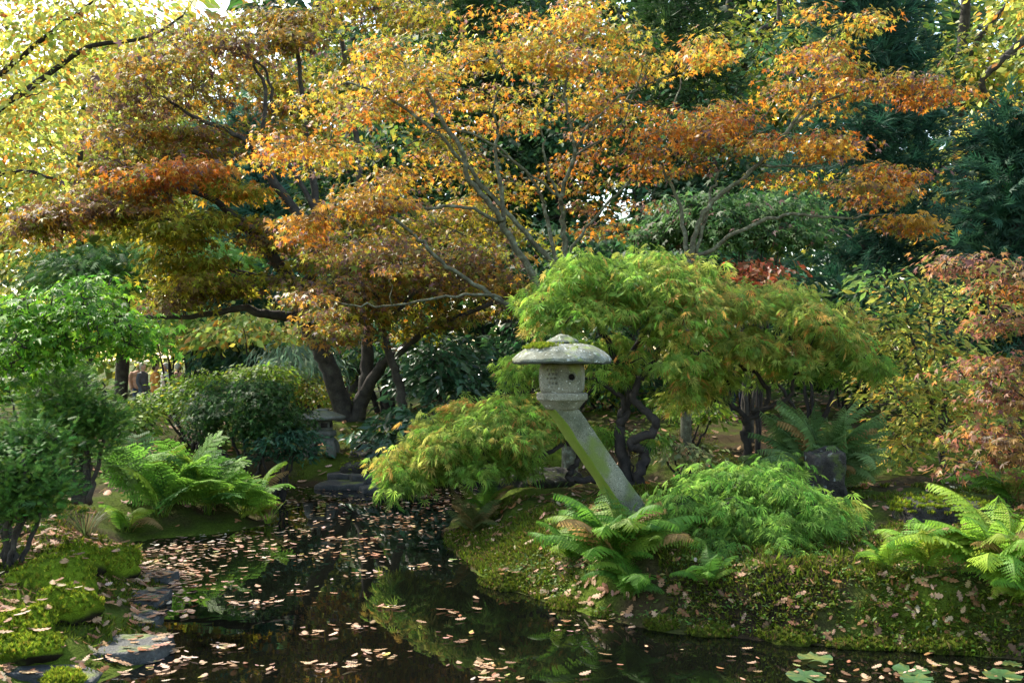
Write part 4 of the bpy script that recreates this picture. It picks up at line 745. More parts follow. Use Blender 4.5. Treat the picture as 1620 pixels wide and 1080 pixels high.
# ------------------------------------------------------------------ rocks, slabs, stepping stones
def ico(sub_=3):
    bm = bmesh.new(); bmesh.ops.create_icosphere(bm, subdivisions=sub_, radius=1); V = np.array([v.co[:] for v in bm.verts]); T = np.array([[v.index for v in f.verts] for f in bm.faces]); bm.free(); return V, T
ICO = ico(4); ICO3 = ico(3)
def boulder(name, label, cat, c, r, mat, box=2.0, amp=.14, seed=0, group=None, yaw=0, sink=0, tufts=0, mpal=None):
    V, T = ICO if not tufts else ICO3; V = V.copy(); q = 1 / (np.abs(V)**(box * 2 if box > 2 else 2)).sum(1)**(1 / (box * 2 if box > 2 else 2)); V = V * q[:, None]
    s = seed * 5.1; V = V * (1 + amp * fbm(V[:, 0] * 1.7 + s, V[:, 1] * 1.7 + V[:, 2] * 1.3 + s, 4))[:, None]
    V = V * np.array(r); ca, sa = math.cos(yaw), math.sin(yaw); V = np.stack([V[:, 0] * ca - V[:, 1] * sa, V[:, 0] * sa + V[:, 1] * ca, V[:, 2]], 1)
    if mat is M_rock: V = rough(V, .05 * min(r) / .17, 5, seed); V = rough(V, .02 * min(r) / .17, 18, seed + 3)
    e = empty(name, c, label, cat, group); ob = mk('stone', V + np.array(c), T, mat, e, smooth=mat is not M_rock)
    if tufts:
        W = V[V[:, 2] > r[2] * .15] + np.array(c); n = tufts; i = rng.integers(0, len(W), n); p = W[i] + rng.normal(size=(n, 3)) * np.array(r) * .05
        VV, TT, CC = bake(T_MOSS, p, unit(np.array([0, 0, 1]) + ball(n) * .6), ball(n), .022 * np.exp(rng.normal(0, .25, n)), pick(mpal or MOSSP, n)); o = mk('moss', VV, TT, M_moss, e, CC); o['kind'] = 'stuff'
    return e
def slab(name, label, cat, c, hw, hd, th_, yaw, seed, group):
    """split slate: irregular angular outline, flat slightly tilted top, broken edges"""
    g = np.random.default_rng(seed); m_ = 9; a = np.sort((np.arange(m_) + g.uniform(-.3, .3, m_)) / m_ * 2 * math.pi); sq = 1 / np.maximum(np.abs(np.cos(a)), np.abs(np.sin(a)))**.8
    o = np.stack([np.cos(a) * sq * hw * g.uniform(.82, 1.05, m_), np.sin(a) * sq * hd * g.uniform(.82, 1.05, m_)], 1); rings = [(1.0, -.10), (1.03, th_ * .35), (1.0, th_ * .9), (.965, th_), (.6, th_ * 1.05)]; V = []; T = []
    for k, (f, z) in enumerate(rings):
        for p_ in o * f: V.append((p_[0], p_[1], z + (.10 * p_[0] * g.normal() * .1)))
    for k in range(len(rings) - 1):
        for i in range(m_):
            q = (i + 1) % m_; T += [(k * m_ + i, k * m_ + q, (k + 1) * m_ + q), (k * m_ + i, (k + 1) * m_ + q, (k + 1) * m_ + i)]
    V.append((0, 0, th_ * 1.05)); b0 = (len(rings) - 1) * m_; T += [(len(V) - 1, b0 + i, b0 + (i + 1) % m_) for i in range(m_)]
    V, T = sub(V, T, 2); V = rough(V, .018, 6, seed); tx, ty = g.normal(0, .04, 2); V[:, 2] += V[:, 0] * tx + V[:, 1] * ty
    ca, sa = math.cos(yaw), math.sin(yaw); V = np.stack([V[:, 0] * ca - V[:, 1] * sa, V[:, 0] * sa + V[:, 1] * ca, V[:, 2]], 1)
    ob = mk(name, V, T, M_slate); ob.location = c; return tag(ob, label, cat, group)
def at_ground(px, py, dz=0):
    h = hit(px, py); h[2] += dz; return h
for k, (px, py, rx, rz, ry, lab) in enumerate([(172, 888, 46, 26, .24, 'rounded bright green moss cushion nearest the water on the left bank'), (118, 880, 46, 34, .24, 'tall moss-covered stone behind the rounded moss cushion'), (88, 905, 62, 36, .3, 'broad moss-covered stone under the left cypress'), (100, 955, 44, 30, .22, 'small moss mound between the slabs and the leaf litter'),
        (40, 985, 44, 26, .2, 'low moss mound at the left edge among fallen leaves'), (40, 1022, 46, 22, .2, 'flat moss patch beside the nearest slab'), (98, 1078, 32, 14, .12, 'small bright moss cushion at the bottom edge')]):
    h = hit(px, py + rz * .6); k2 = h[1] / F; boulder('moss_mound', lab, 'moss', (h[0], h[1], h[2] + .02), (rx * k2, ry, rz * k2 * 1.15), M_mossrock, amp=.5, seed=k + 1, group='moss cushions on the left bank', tufts=1700)
for k, (px, py, rx, rz, ry, lab) in enumerate([(800, 930, 40, 22, .2, 'moss hummock where the right bank rounds its tip'), (900, 962, 36, 16, .15, 'moss hummock at the water below the lush fern'), (1050, 992, 30, 16, .12, 'small moss hummock under the lush fern at the water'), (1140, 1003, 48, 14, .14, 'low moss hummock at the water below the low weeping maple'), (1255, 1012, 44, 18, .14, 'moss hummock at the water left of the lily pads'), (1370, 1022, 55, 16, .14, 'broad moss hummock at the water above the lily pads'), (1500, 1030, 60, 18, .15, 'long moss hummock at the water below the corner fern')]):
    h = hit(px, py); k2 = h[1] / F; boulder('moss_mound', lab, 'moss', (h[0], h[1] + ry * .5, h[2] - .02), (rx * k2, ry, rz * k2), M_mossrock2, amp=.6, seed=k + 70, group='moss hummocks on the right bank', tufts=1500, mpal=GM)
for k, (px, py, wpx, dep, th_, yaw, lab) in enumerate([(195, 1018, 72, .22, .055, .05, 'dark wet slate slab jutting into the pond on the left'), (196, 976, 56, .24, .05, -.1, 'blue-grey slate slab behind the jutting one'), (225, 937, 44, .2, .045, .1, 'mossy slab with a square end at the water'), (80, 1052, 84, .24, .05, .06, 'broad leaf-strewn slab in the bottom left corner'), (180, 920, 50, .16, .045, .2, 'narrow slab buried in leaves by the moss cushions'), (250, 905, 30, .12, .04, 0, 'small slab end sticking out under the floating leaves')]):
    Yq = (CZ - .07) * F / (py - HZ); c = P(px, py, Yq); k2 = Yq / F
    slab('stone_slab', lab, 'slab', (c[0], c[1], -.005), wpx * k2, dep, th_ + .02, yaw, 20 + k, 'slate slabs along the left shore')
for k, (px, py, wpx, dep, lab) in enumerate([(540, 771, 42, .3, 'dark flat stepping stone at the far water edge'), (585, 759, 34, .28, 'higher flat stepping stone below the maple trunks'), (548, 757, 30, .22, 'mossy stepping stone behind the one at the water'), (590, 777, 26, .2, 'low stepping stone beside the weeping maple tip')]):
    h = hit(px, py); k2 = h[1] / F; slab('stepping_stone', lab, 'stone', (h[0], h[1], h[2]), wpx * k2, dep, .07, 0, 30 + k, 'stepping stones on the far bank')
for k, (px, py, rx, rz, lab) in enumerate([(580, 742, 40, 16, 'mossy step stone on the slope below the trunks'), (600, 722, 46, 14, 'mossy step stone halfway up the far slope'), (605, 704, 40, 9, 'topmost mossy step stone near the trunks')]):
    h = hit(px, py); k2 = h[1] / F; boulder('mossy_step', lab, 'stone', (h[0], h[1], h[2]), (rx * k2, .25, rz * k2 * .7), M_rock, box=3, amp=.2, seed=40 + k, group='mossy steps on the far slope', tufts=500)
Yp = 9.6; c = P(1308, 760, Yp); zb = float(terr(np.array([c[0]]), np.array([Yp]))[0]); hh = (CZ - (716 - HZ) * Yp / F - zb)
boulder('rock_post', 'squat dark rock standing upright in front of the tall grey fern', 'rock', (c[0], Yp, zb + hh * .42), (.185, .17, hh * .60), M_rock, box=3.4, amp=.3, seed=54)
Yp = 8.7; c = P(1490, 780, Yp); zb = float(terr(np.array([c[0]]), np.array([Yp]))[0]); zt = CZ - (762 - HZ) * Yp / F
boulder('flat_rock', 'low flat rock with a moss top at the right', 'rock', (c[0], Yp, zb + .06), (.37, .28, .12), M_rock, box=3.5, amp=.14, seed=52, tufts=3000)
Yp = 13.9
for k, (px, py, rx, rz, lab) in enumerate([(860, 755, 60, 22, 'dark rock on the far shore behind the iris leaves'), (770, 750, 40, 20, 'dark rock on the far shore under the weeping maple'), (640, 752, 30, 20, 'rounded dark rock right of the stepping stones')]):
    h = hit(px, py + 12); k2 = h[1] / F; boulder('shore_rock', lab, 'rock', (h[0], h[1] + .1, h[2] + .02), (rx * k2, .3, rz * k2), M_rock, amp=.25, seed=60 + k, group='rocks on the far shore')

# ------------------------------------------------------------------ ferns
def frond_mesh(kind, arch, col, seed, mat):
    g = np.random.default_rng(seed); mb = MB(); n = 24; t = np.linspace(0, 1, n)
    ang = R(72) - arch * t**1.2; dx = np.cos(ang); dz = np.sin(ang); x = np.concatenate([[0], np.cumsum(dx[:-1])]) / n; z = np.concatenate([[0], np.cumsum(dz[:-1])]) / n
    sp = np.stack([x, .02 * np.sin(t * 5 + g.random() * 6) * t, z], 1); V, T = tube(sp, .008 * (1 - t) + .0015, 4); mb.add(V, T, np.array(col) * .7 + np.array([.02, .01, 0]))
    npin = 26 if kind == 'lady' else 9
    for i in range(npin):
        f = (.13 if kind == 'lady' else .28) + (i + .3) / npin * (.86 if kind == 'lady' else .70); k = f * (n - 1); a = int(k); fr = k - a
        p = sp[a] * (1 - fr) + sp[min(a + 1, n - 1)] * fr; tg = np.array([math.cos(R(72) - arch * f**1.2), 0, math.sin(R(72) - arch * f**1.2)]); up = np.array([-tg[2], 0, tg[0]])
        if kind == 'lady': L = .20 * (math.sin(min(1, (f - .02) / .42) * math.pi / 2) if f < .44 else (1 - ((f - .44) / .58)**1.35)) + .006
        else: L = .30 * (1 - .35 * abs(f - .5) - .35 * max(0, f - .7) / .3)
        for s in (-1, 1):
            L2 = L * (.9 + .2 * g.random()); d = unit(np.array([0, s * 1.0, 0]) + tg * (.35 if kind == 'lady' else .5) + up * (-.18 + .1 * g.normal())); wd = unit(np.cross(d, up) * s); cc = np.array(col) * math.exp(g.normal(0, .12))
            if kind == 'lady':
                m = 6; u = np.linspace(0, 1, m + 1); vv = []; tt = []
                for q in range(m):                     # toothed pinna: a run of small lobes on both sides
                    w0 = .032 * (1 - u[q])**.7 * (L / .20)**.5; b0 = p + d * L2 * u[q] - up * .03 * u[q]; b1 = p + d * L2 * u[q + 1] - up * .05 * u[q + 1]; mid = b0 * .45 + b1 * .55 + d * L2 * .06
                    k0 = len(vv); vv += [b0, b1, mid + wd * w0, mid - wd * w0]; tt += [(k0, k0 + 1, k0 + 2), (k0 + 1, k0, k0 + 3)]
                mb.add(vv, tt, cc)
            else:
                m = 7
                V, T = tube(np.array([p, p + d * L2]), [.003, .001], 3); mb.add(V, T, cc)
                for q in range(m):
                    b0 = p + d * L2 * (q + .6) / m; ll = .085 * (1 - .3 * abs(q / m - .4)); 
                    for s2 in ((-1, 1) if q < m - 1 else (0,)):
                        dd = unit(wd * s2 + d * (.45 if s2 else 1)); ww = np.cross(up, dd) * .015; dz_ = up * (-.012)
                        mb.add([b0, b0 + dd * ll * .5 + ww, b0 + dd * ll + dz_, b0 + dd * ll * .5 - ww], [(0, 3, 2), (0, 2, 1)], cc * math.exp(g.normal(0, .1)))
    V, T, C = mb.get(); return mesh_data('frond', V, T, mat, C)
def fern(label, base, n, length, kind, cols, arch=(1.1, 2.0), yaw=(0, 360), tilt=-6, group=None, mat=M_green, seed=1, wid=1.0, loose=10):
    e = empty('fern', base, label, 'fern', group); g = np.random.default_rng(seed)
    var = [frond_mesh(kind, g.uniform(*arch), np.array(cols[i % len(cols)] if i < 5 or kind == 'royal' or seed > 40 else FBR), seed * 31 + i, mat) for i in range(6)]
    for i in range(n):
        o = link('frond', var[i % 5 if i % 9 else 5], e); a = R(yaw[0] + (yaw[1] - yaw[0]) * (i + g.random()) / n); s = length * g.uniform(.65, 1.1)
        o.rotation_euler = (R(g.normal(0, loose)), R(g.uniform(-18, 22) + tilt), a); o.scale = (s, s * g.uniform(.85, 1.1) * wid, s); o.location = (g.normal() * .03, g.normal() * .03, 0)
    return e
FBR = (.26, .17, .06)
FG = [(.085, .20, .022), (.12, .25, .028), (.06, .15, .02), (.14, .22, .025)]; FY = [(.17, .31, .03), (.24, .35, .035), (.12, .26, .03), (.20, .26, .03)]; FB = [(.11, .19, .055), (.16, .25, .085), (.08, .15, .04)]; FR = [(.10, .22, .028), (.14, .27, .032), (.07, .17, .03), (.18, .26, .025)]
h = hit(975, 905); fern('lush dark green fern at the foot of the leaning lantern', h, 30, .80, 'lady', FG, seed=1)
h = hit(1030, 880); fern('smaller fern behind the lush one at the lantern foot', h, 11, .55, 'lady', FG, seed=2)
h = hit(1585, 930); fern('big yellow-green fern in the bottom right corner', h, 32, .82, 'lady', FY, seed=3, arch=(1.3, 2.3))
h = hit(1470, 905); fern('pale fern left of the big corner fern', h, 12, .5, 'lady', FY, seed=4, arch=(1.3, 2.0))
h = hit(1605, 800); fern('darker fern at the right edge beside the flat rock', h, 14, .7, 'lady', FG + FY[:1], seed=5)
bt = np.array(P(1295, 745, 10.3)); bt[2] = float(terr(bt[:1], bt[1:2])[0]); fern('tall shaggy grey-green fern behind the upright rock', bt, 84, 1.02, 'lady', FB, seed=6, arch=(.5, 2.0), wid=.6, loose=26)
bt = np.array(P(1240, 745, 10.6)); bt[2] = float(terr(bt[:1], bt[1:2])[0]); fern('lower grey-green fern left of the tall shaggy one', bt, 16, .7, 'lady', FB, seed=7, arch=(.9, 1.9))
h = hit(750, 845); fern('wispy browning fern on the tip of the right bank', h, 16, .5, 'lady', [(.14, .13, .04), (.10, .14, .04), (.20, .13, .05)], seed=8, arch=(.8, 1.6))
h = hit(770, 810); fern('small green fern behind the browning one', h, 9, .42, 'lady', FG, seed=9, arch=(.9, 1.6))
for k, (px, py, n, L, cols, lab) in enumerate([(260, 818, 14, .70, FR, 'broad-leaved royal fern at the middle of the left bank'), (330, 815, 15, .72, FR, 'royal fern in the thick of the left fern bed'), (385, 818, 14, .62, FR + FY[:1], 'sunlit royal fern at the tip of the left bank'), (215, 800, 10, .75, FB + FR[:1], 'bluish royal fern beside the dwarf cypress'), (300, 790, 13, .80, FR + FB[:1], 'tall royal fern at the back of the left fern bed')]):
    h = hit(px, py); h[2] = max(h[2], .05); fern(lab, h, n, L, 'royal', cols, seed=20 + k, arch=(.7, 1.6), group='royal ferns on the left bank')
h = hit(200, 842); fern('feathery pale fern at the water beside the moss cushions', h, 10, .5, 'lady', FY + FR[:1], seed=30, arch=(1.4, 2.2))
h = hit(415, 824); h[2] = max(h[2], .03); fern('low yellow-green fern drooping to the water at the bank tip', h, 12, .42, 'lady', [(.25, .32, .03), (.2, .28, .03)], seed=31, arch=(1.6, 2.4))
h = hit(225, 770); fern('single tall yellow-green fern above the royal ferns', h, 5, .8, 'lady', [(.22, .28, .03)], seed=32, arch=(.8, 1.3))
h = hit(400, 800); fern('bright yellow-green fern at the back of the bank tip', h, 9, .7, 'lady', [(.14, .28, .03), (.18, .3, .03)], seed=33, arch=(1.0, 1.7))
h = hit(1120, 925); fern('small fern on the bank below the low weeping maple', h, 9, .34, 'lady', FG, seed=41)
h = hit(1400, 900); fern('small fern on the bank left of the corner fern', h, 10, .36, 'lady', FY + FG, seed=42)
h = hit(1620, 960); fern('yellow fern hanging over the water in the bottom right corner', h, 14, .6, 'lady', FY, seed=43, arch=(1.5, 2.5))
h = hit(905, 890); fern('green fern left of the lush one on the right bank', h, 12, .5, 'lady', FG, seed=44)
h = hit(1000, 950); fern('drooping fern at the water below the lantern', h, 14, .5, 'lady', FG, seed=45, arch=(1.5, 2.4))
# heath, peony-like plant, iris, stake
def blades(name, label, cat, base, n, L, w, cols, lean=.5, seed=1, mat=M_green):
    e = empty(name, base, label, cat); g = np.random.default_rng(seed)
    for i in range(n):
        a = g.random() * 2 * math.pi; ln = g.uniform(.1, 1) * lean; l = L * g.uniform(.6, 1.1); m = 7; u = np.linspace(0, 1, m); d = np.array([math.cos(a), math.sin(a), 0]); s = np.array([-d[1], d[0], 0])
        c = np.array(base) + d * g.random() * .06 + np.outer(u * l * .4 + u**2 * l * ln, d) + np.outer(u * l * (1 - .55 * ln * u), [0, 0, 1]); ww = w * (1 - u**2.2)[:, None]
        V = np.vstack([c + s * ww, c - s * ww]); T = []
        for k in range(m - 1): T += [(k, k + 1, m + k), (k + 1, m + k + 1, m + k)]
        mk('blade', V, T, mat, e, np.tile(np.array(cols[i % len(cols)]), (2 * m, 1)))
    return e
blades('iris_plant', 'clump of long arching iris leaves at the water behind the lantern post', 'iris', np.array([*hit(862, 770)[:2], .03]), 34, .62, .011, [(.07, .18, .05), (.10, .22, .06), (.05, .12, .04)], .9, 3)
blades('iris_plant', 'smaller iris clump close to the lantern post', 'iris', np.array([*hit(925, 772)[:2], .03]), 14, .42, .010, [(.08, .18, .05), (.13, .22, .06)], .9, 4)
blades('heath_plant', 'wispy brown-green heath between the two dwarf cypresses', 'heath', hit(135, 850), 90, .34, .004, [(.07, .08, .03), (.10, .07, .035), (.05, .08, .025)], .55, 5)
blades('grass_tuft', 'thin grass tuft at the water edge in front of the royal ferns', 'grass', np.array([*hit(425, 830)[:2], .02]), 18, .3, .006, [(.2, .3, .04)], .8, 6)
bush('shrub_rose', 'leafy plant with fine divided leaves drooping before the small lantern', 'shrub', 445, 705, 13.0, 62, 44, .5, 26, .3, 1300, [(.03, .085, .045, 3), (.045, .12, .06, 2), (.02, .06, .03, 1)], T_RHODO, .085, M_green, stems=4, spread=.09, jit=.5, droop=.3, flat=.3)
V, T = tube(spline([P(448, 775, 13.6), P(447, 730, 13.6), P(445, 700, 13.6)], 6), .016, 8); tag(mk('garden_stake', V, T, plain('stake_wood', (.16, .08, .05))), 'thin reddish wooden stake standing at the far water edge', 'stake')
bush('variegated_shrub', 'small pale variegated shrub behind the lantern post', 'shrub', 1080, 715, 11.4, 42, 24, .4, 14, .36, 420, [(.22, .26, .12, 3), (.32, .22, .12, 1), (.12, .16, .06, 2)], T_OVAL, .075, M_green, stems=6, spread=.1, jit=.7)
bush('rhododendron', 'low young rhododendron at the foot of the maple trunks', 'shrub', 578, 690, 16.2, 26, 14, .3, 8, .45, 120, [(.06, .16, .08, 3), (.09, .2, .1, 2)], T_RHODO, .17, M_gloss, stems=4, spread=.1, jit=.6, droop=.3)
bush('rhododendron', 'low rhododendron at the water right of the stepping stones', 'shrub', 640, 715, 14.9, 34, 26, .4, 10, .42, 240, RHOD, T_RHODO, .16, M_gloss, stems=4, spread=.12, jit=.6, droop=.3)
bush('creeping_plant', 'low green leafy plants under the weeping maple on the far bank', 'plant', 1010, 700, 12.5, 60, 18, .5, 12, .36, 420, [(.07, .14, .03, 3), (.12, .18, .04, 2)], T_OVAL, .07, M_green, stems=4, spread=.1, jit=.7)

# ------------------------------------------------------------------ visitors far behind
def person(label, px, Y, jacket, hair, trousers, head_py=None, yaw=0, bag=None, voxel=.021, scale=.95):
    b = gz(px, Y); zoff = 0
    if head_py is not None: zoff = CZ - (head_py - HZ) * Y / F - (b[2] + 1.72 * scale)
    b[2] += np.clip(zoff, -.06, .06); e = empty('person', b, label, 'person', 'visitors'); ca, sa = math.cos(yaw), math.sin(yaw)
    def rot(V): V = np.array(V, float) * scale; return np.stack([V[:, 0] * ca - V[:, 1] * sa, V[:, 0] * sa + V[:, 1] * ca, V[:, 2]], 1)
    def ell(mb, c, r): mb.add(ICO3[0] * np.array(r) + np.array(c), ICO3[1])
    def limb(mb, pts, rad): mb.add(*tube(spline(pts, 9), np.interp(np.linspace(0, 1, 9), np.linspace(0, 1, len(rad)), rad), 8))
    def arms(mb, ex, end=True):
        for s in (-1, 1): limb(mb, [(s * .17, 0, 1.40), (s * .235, .02, 1.27), (s * .25, .02, 1.12), (s * .235, -.05, .98), (s * .22, -.12, .86)], [.062 + ex, .055 + ex, .048 + ex, .042 + ex, .034 + ex])
    def torso(mb, ex, low):
        for c, r in (((0, 0, 1.33), (.18, .11, .13)), ((0, 0, 1.18), (.165, .11, .16)), ((0, 0, 1.02), (.16, .11, .14)), ((0, 0, .94), (.17, .115, .12))):
            if c[2] >= low: ell(mb, c, np.array(r) + ex)
    def legs(mb, ex):
        for s in (-1, 1): limb(mb, [(s * .085, 0, .95), (s * .095, -.01, .70), (s * .095, .0, .48), (s * .095, .02, .28), (s * .095, .02, .08)], [.088 + ex, .078 + ex, .056 + ex, .052 + ex, .040 + ex])
    def fin(mb, name, mat, par, vx=voxel):
        V, T, _ = mb.get(); me = mesh_data('t', rot(V), T, mat); o = bpy.data.objects.new('t', me); COL.objects.link(o); md = o.modifiers.new('r', 'REMESH'); md.mode = 'VOXEL'; md.voxel_size = vx; md.use_smooth_shade = True
        dg = bpy.context.evaluated_depsgraph_get(); m2 = bpy.data.meshes.new_from_object(o.evaluated_get(dg)); bpy.data.objects.remove(o); m2.name = name
        m2.materials.clear(); m2.materials.append(mat); return link(name, m2, par)
    m = MB(); ell(m, (0, -.005, 1.615), (.075, .092, .108)); ell(m, (0, -.03, 1.555), (.052, .06, .055)); ell(m, (0, -.10, 1.60), (.014, .022, .022)); limb(m, [(0, .01, 1.40), (0, 0, 1.48), (0, -.005, 1.54)], [.06, .052, .05])
    for s in (-1, 1):
        ell(m, (s * .078, 0, 1.605), (.012, .022, .032)); ell(m, (s * .03, -.085, 1.625), (.012, .010, .008)); ell(m, (s * .22, -.135, .81), (.022, .038, .05))
        for f_ in range(4): limb(m, [(s * .22, -.155 + f_ * .019, .78), (s * .215, -.16 + f_ * .02, .74), (s * .205, -.155 + f_ * .02, .705)], [.0105, .0095, .008])
        limb(m, [(s * .21, -.17, .82), (s * .195, -.185, .79), (s * .185, -.185, .76)], [.011, .010, .008]); limb(m, [(s * .095, .03, .05), (s * .10, -.08, .04), (s * .105, -.18, .03)], [.045, .042, .03])
    torso(m, -.012, 0); arms(m, -.010); legs(m, -.010); body = fin(m, 'body', M_skin, e)
    m = MB(); torso(m, .014, 0); arms(m, .012); limb(m, [(0, .01, 1.40), (0, .005, 1.455)], [.075, .066]); fin(m, 'jacket', jacket, e)
    m = MB(); legs(m, .010); ell(m, (0, 0, .93), (.165, .115, .10)); fin(m, 'trousers', trousers, e)
    m = MB(); ell(m, (0, .022, 1.645), (.085, .092, .092)); ell(m, (0, .055, 1.59), (.072, .055, .08)); fin(m, 'hair', hair, e)
    if bag:
        V, T = tube(spline([(-.14, -.10, 1.46), (0, -.17, 1.30), (.14, -.17, 1.08), (.19, -.08, .96)], 12), .016, 6); mk('strap', rot(V) + np.array(b), T, bag, e)
    return e
ICO3 = ico(3)
person('visitor with pale hair and a light pink top far behind the azalea', 219, 33, M_pink, M_hairw, M_jeans, 582, .4)
person('visitor in a dark grey jacket far behind the azalea', 226, 31, M_grey, M_hairw, M_jeans, 584, 1.4)
person('visitor in an orange jacket far behind the azalea', 246, 30, M_orange, M_hairb, M_jeans, 586, 2.2)
person('visitor in a white top beside the one in orange', 261, 30.5, M_white, M_hairw, M_grey, 584, -1.0)
person('visitor in a salmon pink top right of the white one', 282, 31, M_pink, M_hairw, M_grey, 584, 2.6)
person('visitor in navy half hidden by the far azalea', 318, 33, M_navy, M_navy, M_jeans, 583, 1.0)
person('visitor in navy with a pale shoulder strap behind the forked weeping maple', 1167, 17.5, M_navy, M_hairb, M_navy, 548, .3, M_strap)

# ------------------------------------------------------------------ fallen leaves, moss tufts, floating leaves, lily pads
def normal_at(p):
    e_ = .03; x, y = p[:, 0], p[:, 1]; gx_ = (terr(x + e_, y) - terr(x - e_, y)) / (2 * e_); gy_ = (terr(x, y + e_) - terr(x, y - e_)) / (2 * e_); return unit(np.stack([-gx_, -gy_, np.ones(len(x))], 1))
def land(n, x0, x1, y0, y1, dmin=.04, dmax=99):
    x = rng.uniform(x0, x1, n); y = rng.uniform(y0, y1, n); d = pond_sd(x, y); k = (d > dmin) & (d < dmax); x, y = x[k], y[k]; return np.stack([x, y, terr(x, y)], 1)
# moss tufts
mp = np.vstack([land(110000, -.8, 4.6, 5.6, 10.5, .0), land(60000, -.6, 4.4, 5.8, 9.0, .0, .55), land(30000, -4.6, -1.9, 5.4, 10.5), land(16000, -3, 3, 12.5, 17)])
den = fbm(mp[:, 0] * 1.6, mp[:, 1] * 1.6, 4) + .25 * fbm(mp[:, 0] * 7, mp[:, 1] * 7, 2); mp = mp[den > -.14 + .12 * rng.random(len(mp))]
nn = normal_at(mp); n = len(mp); GM0 = [(.07, .105, .010, 3), (.11, .155, .012, 2.4), (.05, .07, .01, 2), (.14, .15, .02, .8), (.16, .11, .04, .5)]
V, T, C = bake((T_MOSS[0][:6], T_MOSS[1][:2]), mp + nn * .003, unit(nn + ball(n) * .6), ball(n), .034 * np.exp(rng.normal(0, .3, n)), pick(GM, n))
tag(mk('moss', V, T, M_moss, None, C), 'green moss growing over the pond banks', None, None, 'stuff')
# low creeping plants and sprigs over the right bank
cp = np.vstack([land(9000, -.4, 4.4, 6.0, 8.6, .02, .75), land(3000, .6, 4.4, 7.2, 10)]); cp = cp[fbm(cp[:, 0] * 2.3 + 9, cp[:, 1] * 2.3, 3) > .02]
cp = np.repeat(cp, 4, 0) + rng.normal(size=(len(cp) * 4, 3)) * np.array([.03, .03, .012]) + np.array([0, 0, .02]); n = len(cp)
V, T, C = bake(T_OVAL, cp, unit(ball(n) * np.array([1, 1, .4]) + np.array([0, -.2, .35])), unit(np.array([0, -.3, 1]) + ball(n) * .5), .026 * np.exp(rng.normal(0, .3, n)), pick([(.08, .15, .02, 3), (.14, .19, .03, 2), (.05, .09, .02, 2), (.20, .13, .05, .8)], n))
tag(mk('ground_cover', V, T, M_green, None, C), 'small creeping leaves growing through the moss of the right bank', None, None, 'stuff')
def leaf_label(marks, verb):
    def f(c, p, s):
        v = c.sum(); tone = 'dark brown' if v < .34 else ('rusty brown' if v < .55 else ('tan' if v < .78 else 'pale buff')); sz_ = 'small ' if s < .06 else ('large ' if s > .09 else '')
        m = min(marks, key=lambda q: (q[1] - p[0])**2 + (q[2] - p[1])**2)[0]; return f'{sz_}{tone} fallen oak leaf {verb} {m}'
    return f
def pm(name, px, py): h = hit(px, py); return (name, h[0], h[1])
R_MARKS = [pm('on the moss in front of the leaning lantern', 900, 900), pm('beside the lush fern at the lantern foot', 1030, 920), pm('on the bank below the low weeping maple', 1180, 950), pm('on the mossy bank above the lily pads', 1340, 950), pm('on the bank left of the corner fern', 1450, 920), pm('under the big corner fern', 1580, 960), pm('in front of the flat mossy rock', 1450, 830), pm('beside the upright dark rock', 1330, 810), pm('on the tip of the right bank by the browning fern', 760, 850), pm('behind the slanting lantern post', 1050, 810)]
L_MARKS = [pm('on the moss at the left edge', 30, 1000), pm('beside the nearest slate slab', 120, 1040), pm('under the left-edge cypress', 40, 920), pm('by the rounded moss cushion', 160, 900), pm('beside the brown heath', 130, 850), pm('between slabs and moss mounds', 150, 960), pm('at the foot of the dark cypress', 130, 800)]
W_MARKS = [pm('on the water beside the slate slabs', 300, 1000), pm('in the dense raft by the left shore', 290, 900), pm('on open water in the middle of the pond', 560, 930), pm('on the dark water near the bottom edge', 560, 1050), pm('on the water below the right bank tip', 760, 950), pm('among the lily pads', 1400, 1060), pm('on the water below the mossy right bank', 1050, 1040), pm('on the water by the royal ferns', 430, 860), pm('in the far rafts before the stepping stones', 560, 800)]
def litter(name, p, nrm, pal, size, label, indiv, ilabel, cat, group, jit=.35, lift=.01):
    n = len(p); nr = unit(nrm + ball(n) * jit); ti = ball(n); s = size * np.exp(np.clip(rng.normal(0, .33, n), -.8, .45)); c = pick(pal, n, .2); p = p + nrm * lift + np.array([0, 0, 1]) * (rng.random(n) * .012)[:, None]
    # sit each leaf on its middle
    x = unit(ti - nr * np.sum(ti * nr, 1, keepdims=True)); ti = x; p0 = p - x * (s * .5)[:, None]
    vis = s / np.maximum(p[:, 1], 1); o = np.argsort(-vis)[:indiv]; keep = np.ones(n, bool); keep[o] = False
    V, T, C = bake(T_OAK, p0[keep], ti[keep], nr[keep], s[keep], c[keep]); tag(mk(name, V, T, M_dry, None, C), label, None, None, 'stuff')
    grp = np.array_split(o[np.argsort(c[o, 0])], 10)
    for g in grp:
        if not len(g): continue
        me = mesh_data('oak_leaf', T_OAK[0], T_OAK[1], M_dry, c[g].mean(0))
        for i in g:
            x, y, z = basis(ti[i], nr[i]); k = s[i]; q = p0[i]; ob = link('oak_leaf', me)
            ob.matrix_world = Matrix(((x[0] * k, y[0] * k, z[0] * k, q[0]), (x[1] * k, y[1] * k, z[1] * k, q[1]), (x[2] * k, y[2] * k, z[2] * k, q[2]), (0, 0, 0, 1))); tag(ob, ilabel(c[i], p[i], s[i]), cat, group)
p = land(8500, -.6, 4.6, 6.0, 10.5, .02); k = (fbm(p[:, 0] * 1.1 + 3, p[:, 1] * 1.1, 3) + .3 * rng.random(len(p)) > -.05); p = p[k][:2400]
litter('leaf_litter', p, normal_at(p), TAN, .062, 'scattered fallen oak leaves on the right bank', 130, leaf_label(R_MARKS, 'lying'), 'leaf', 'fallen oak leaves on the right bank')
p = land(6000, -4.4, -1.9, 5.3, 9.6, .0); p = p[:1300]
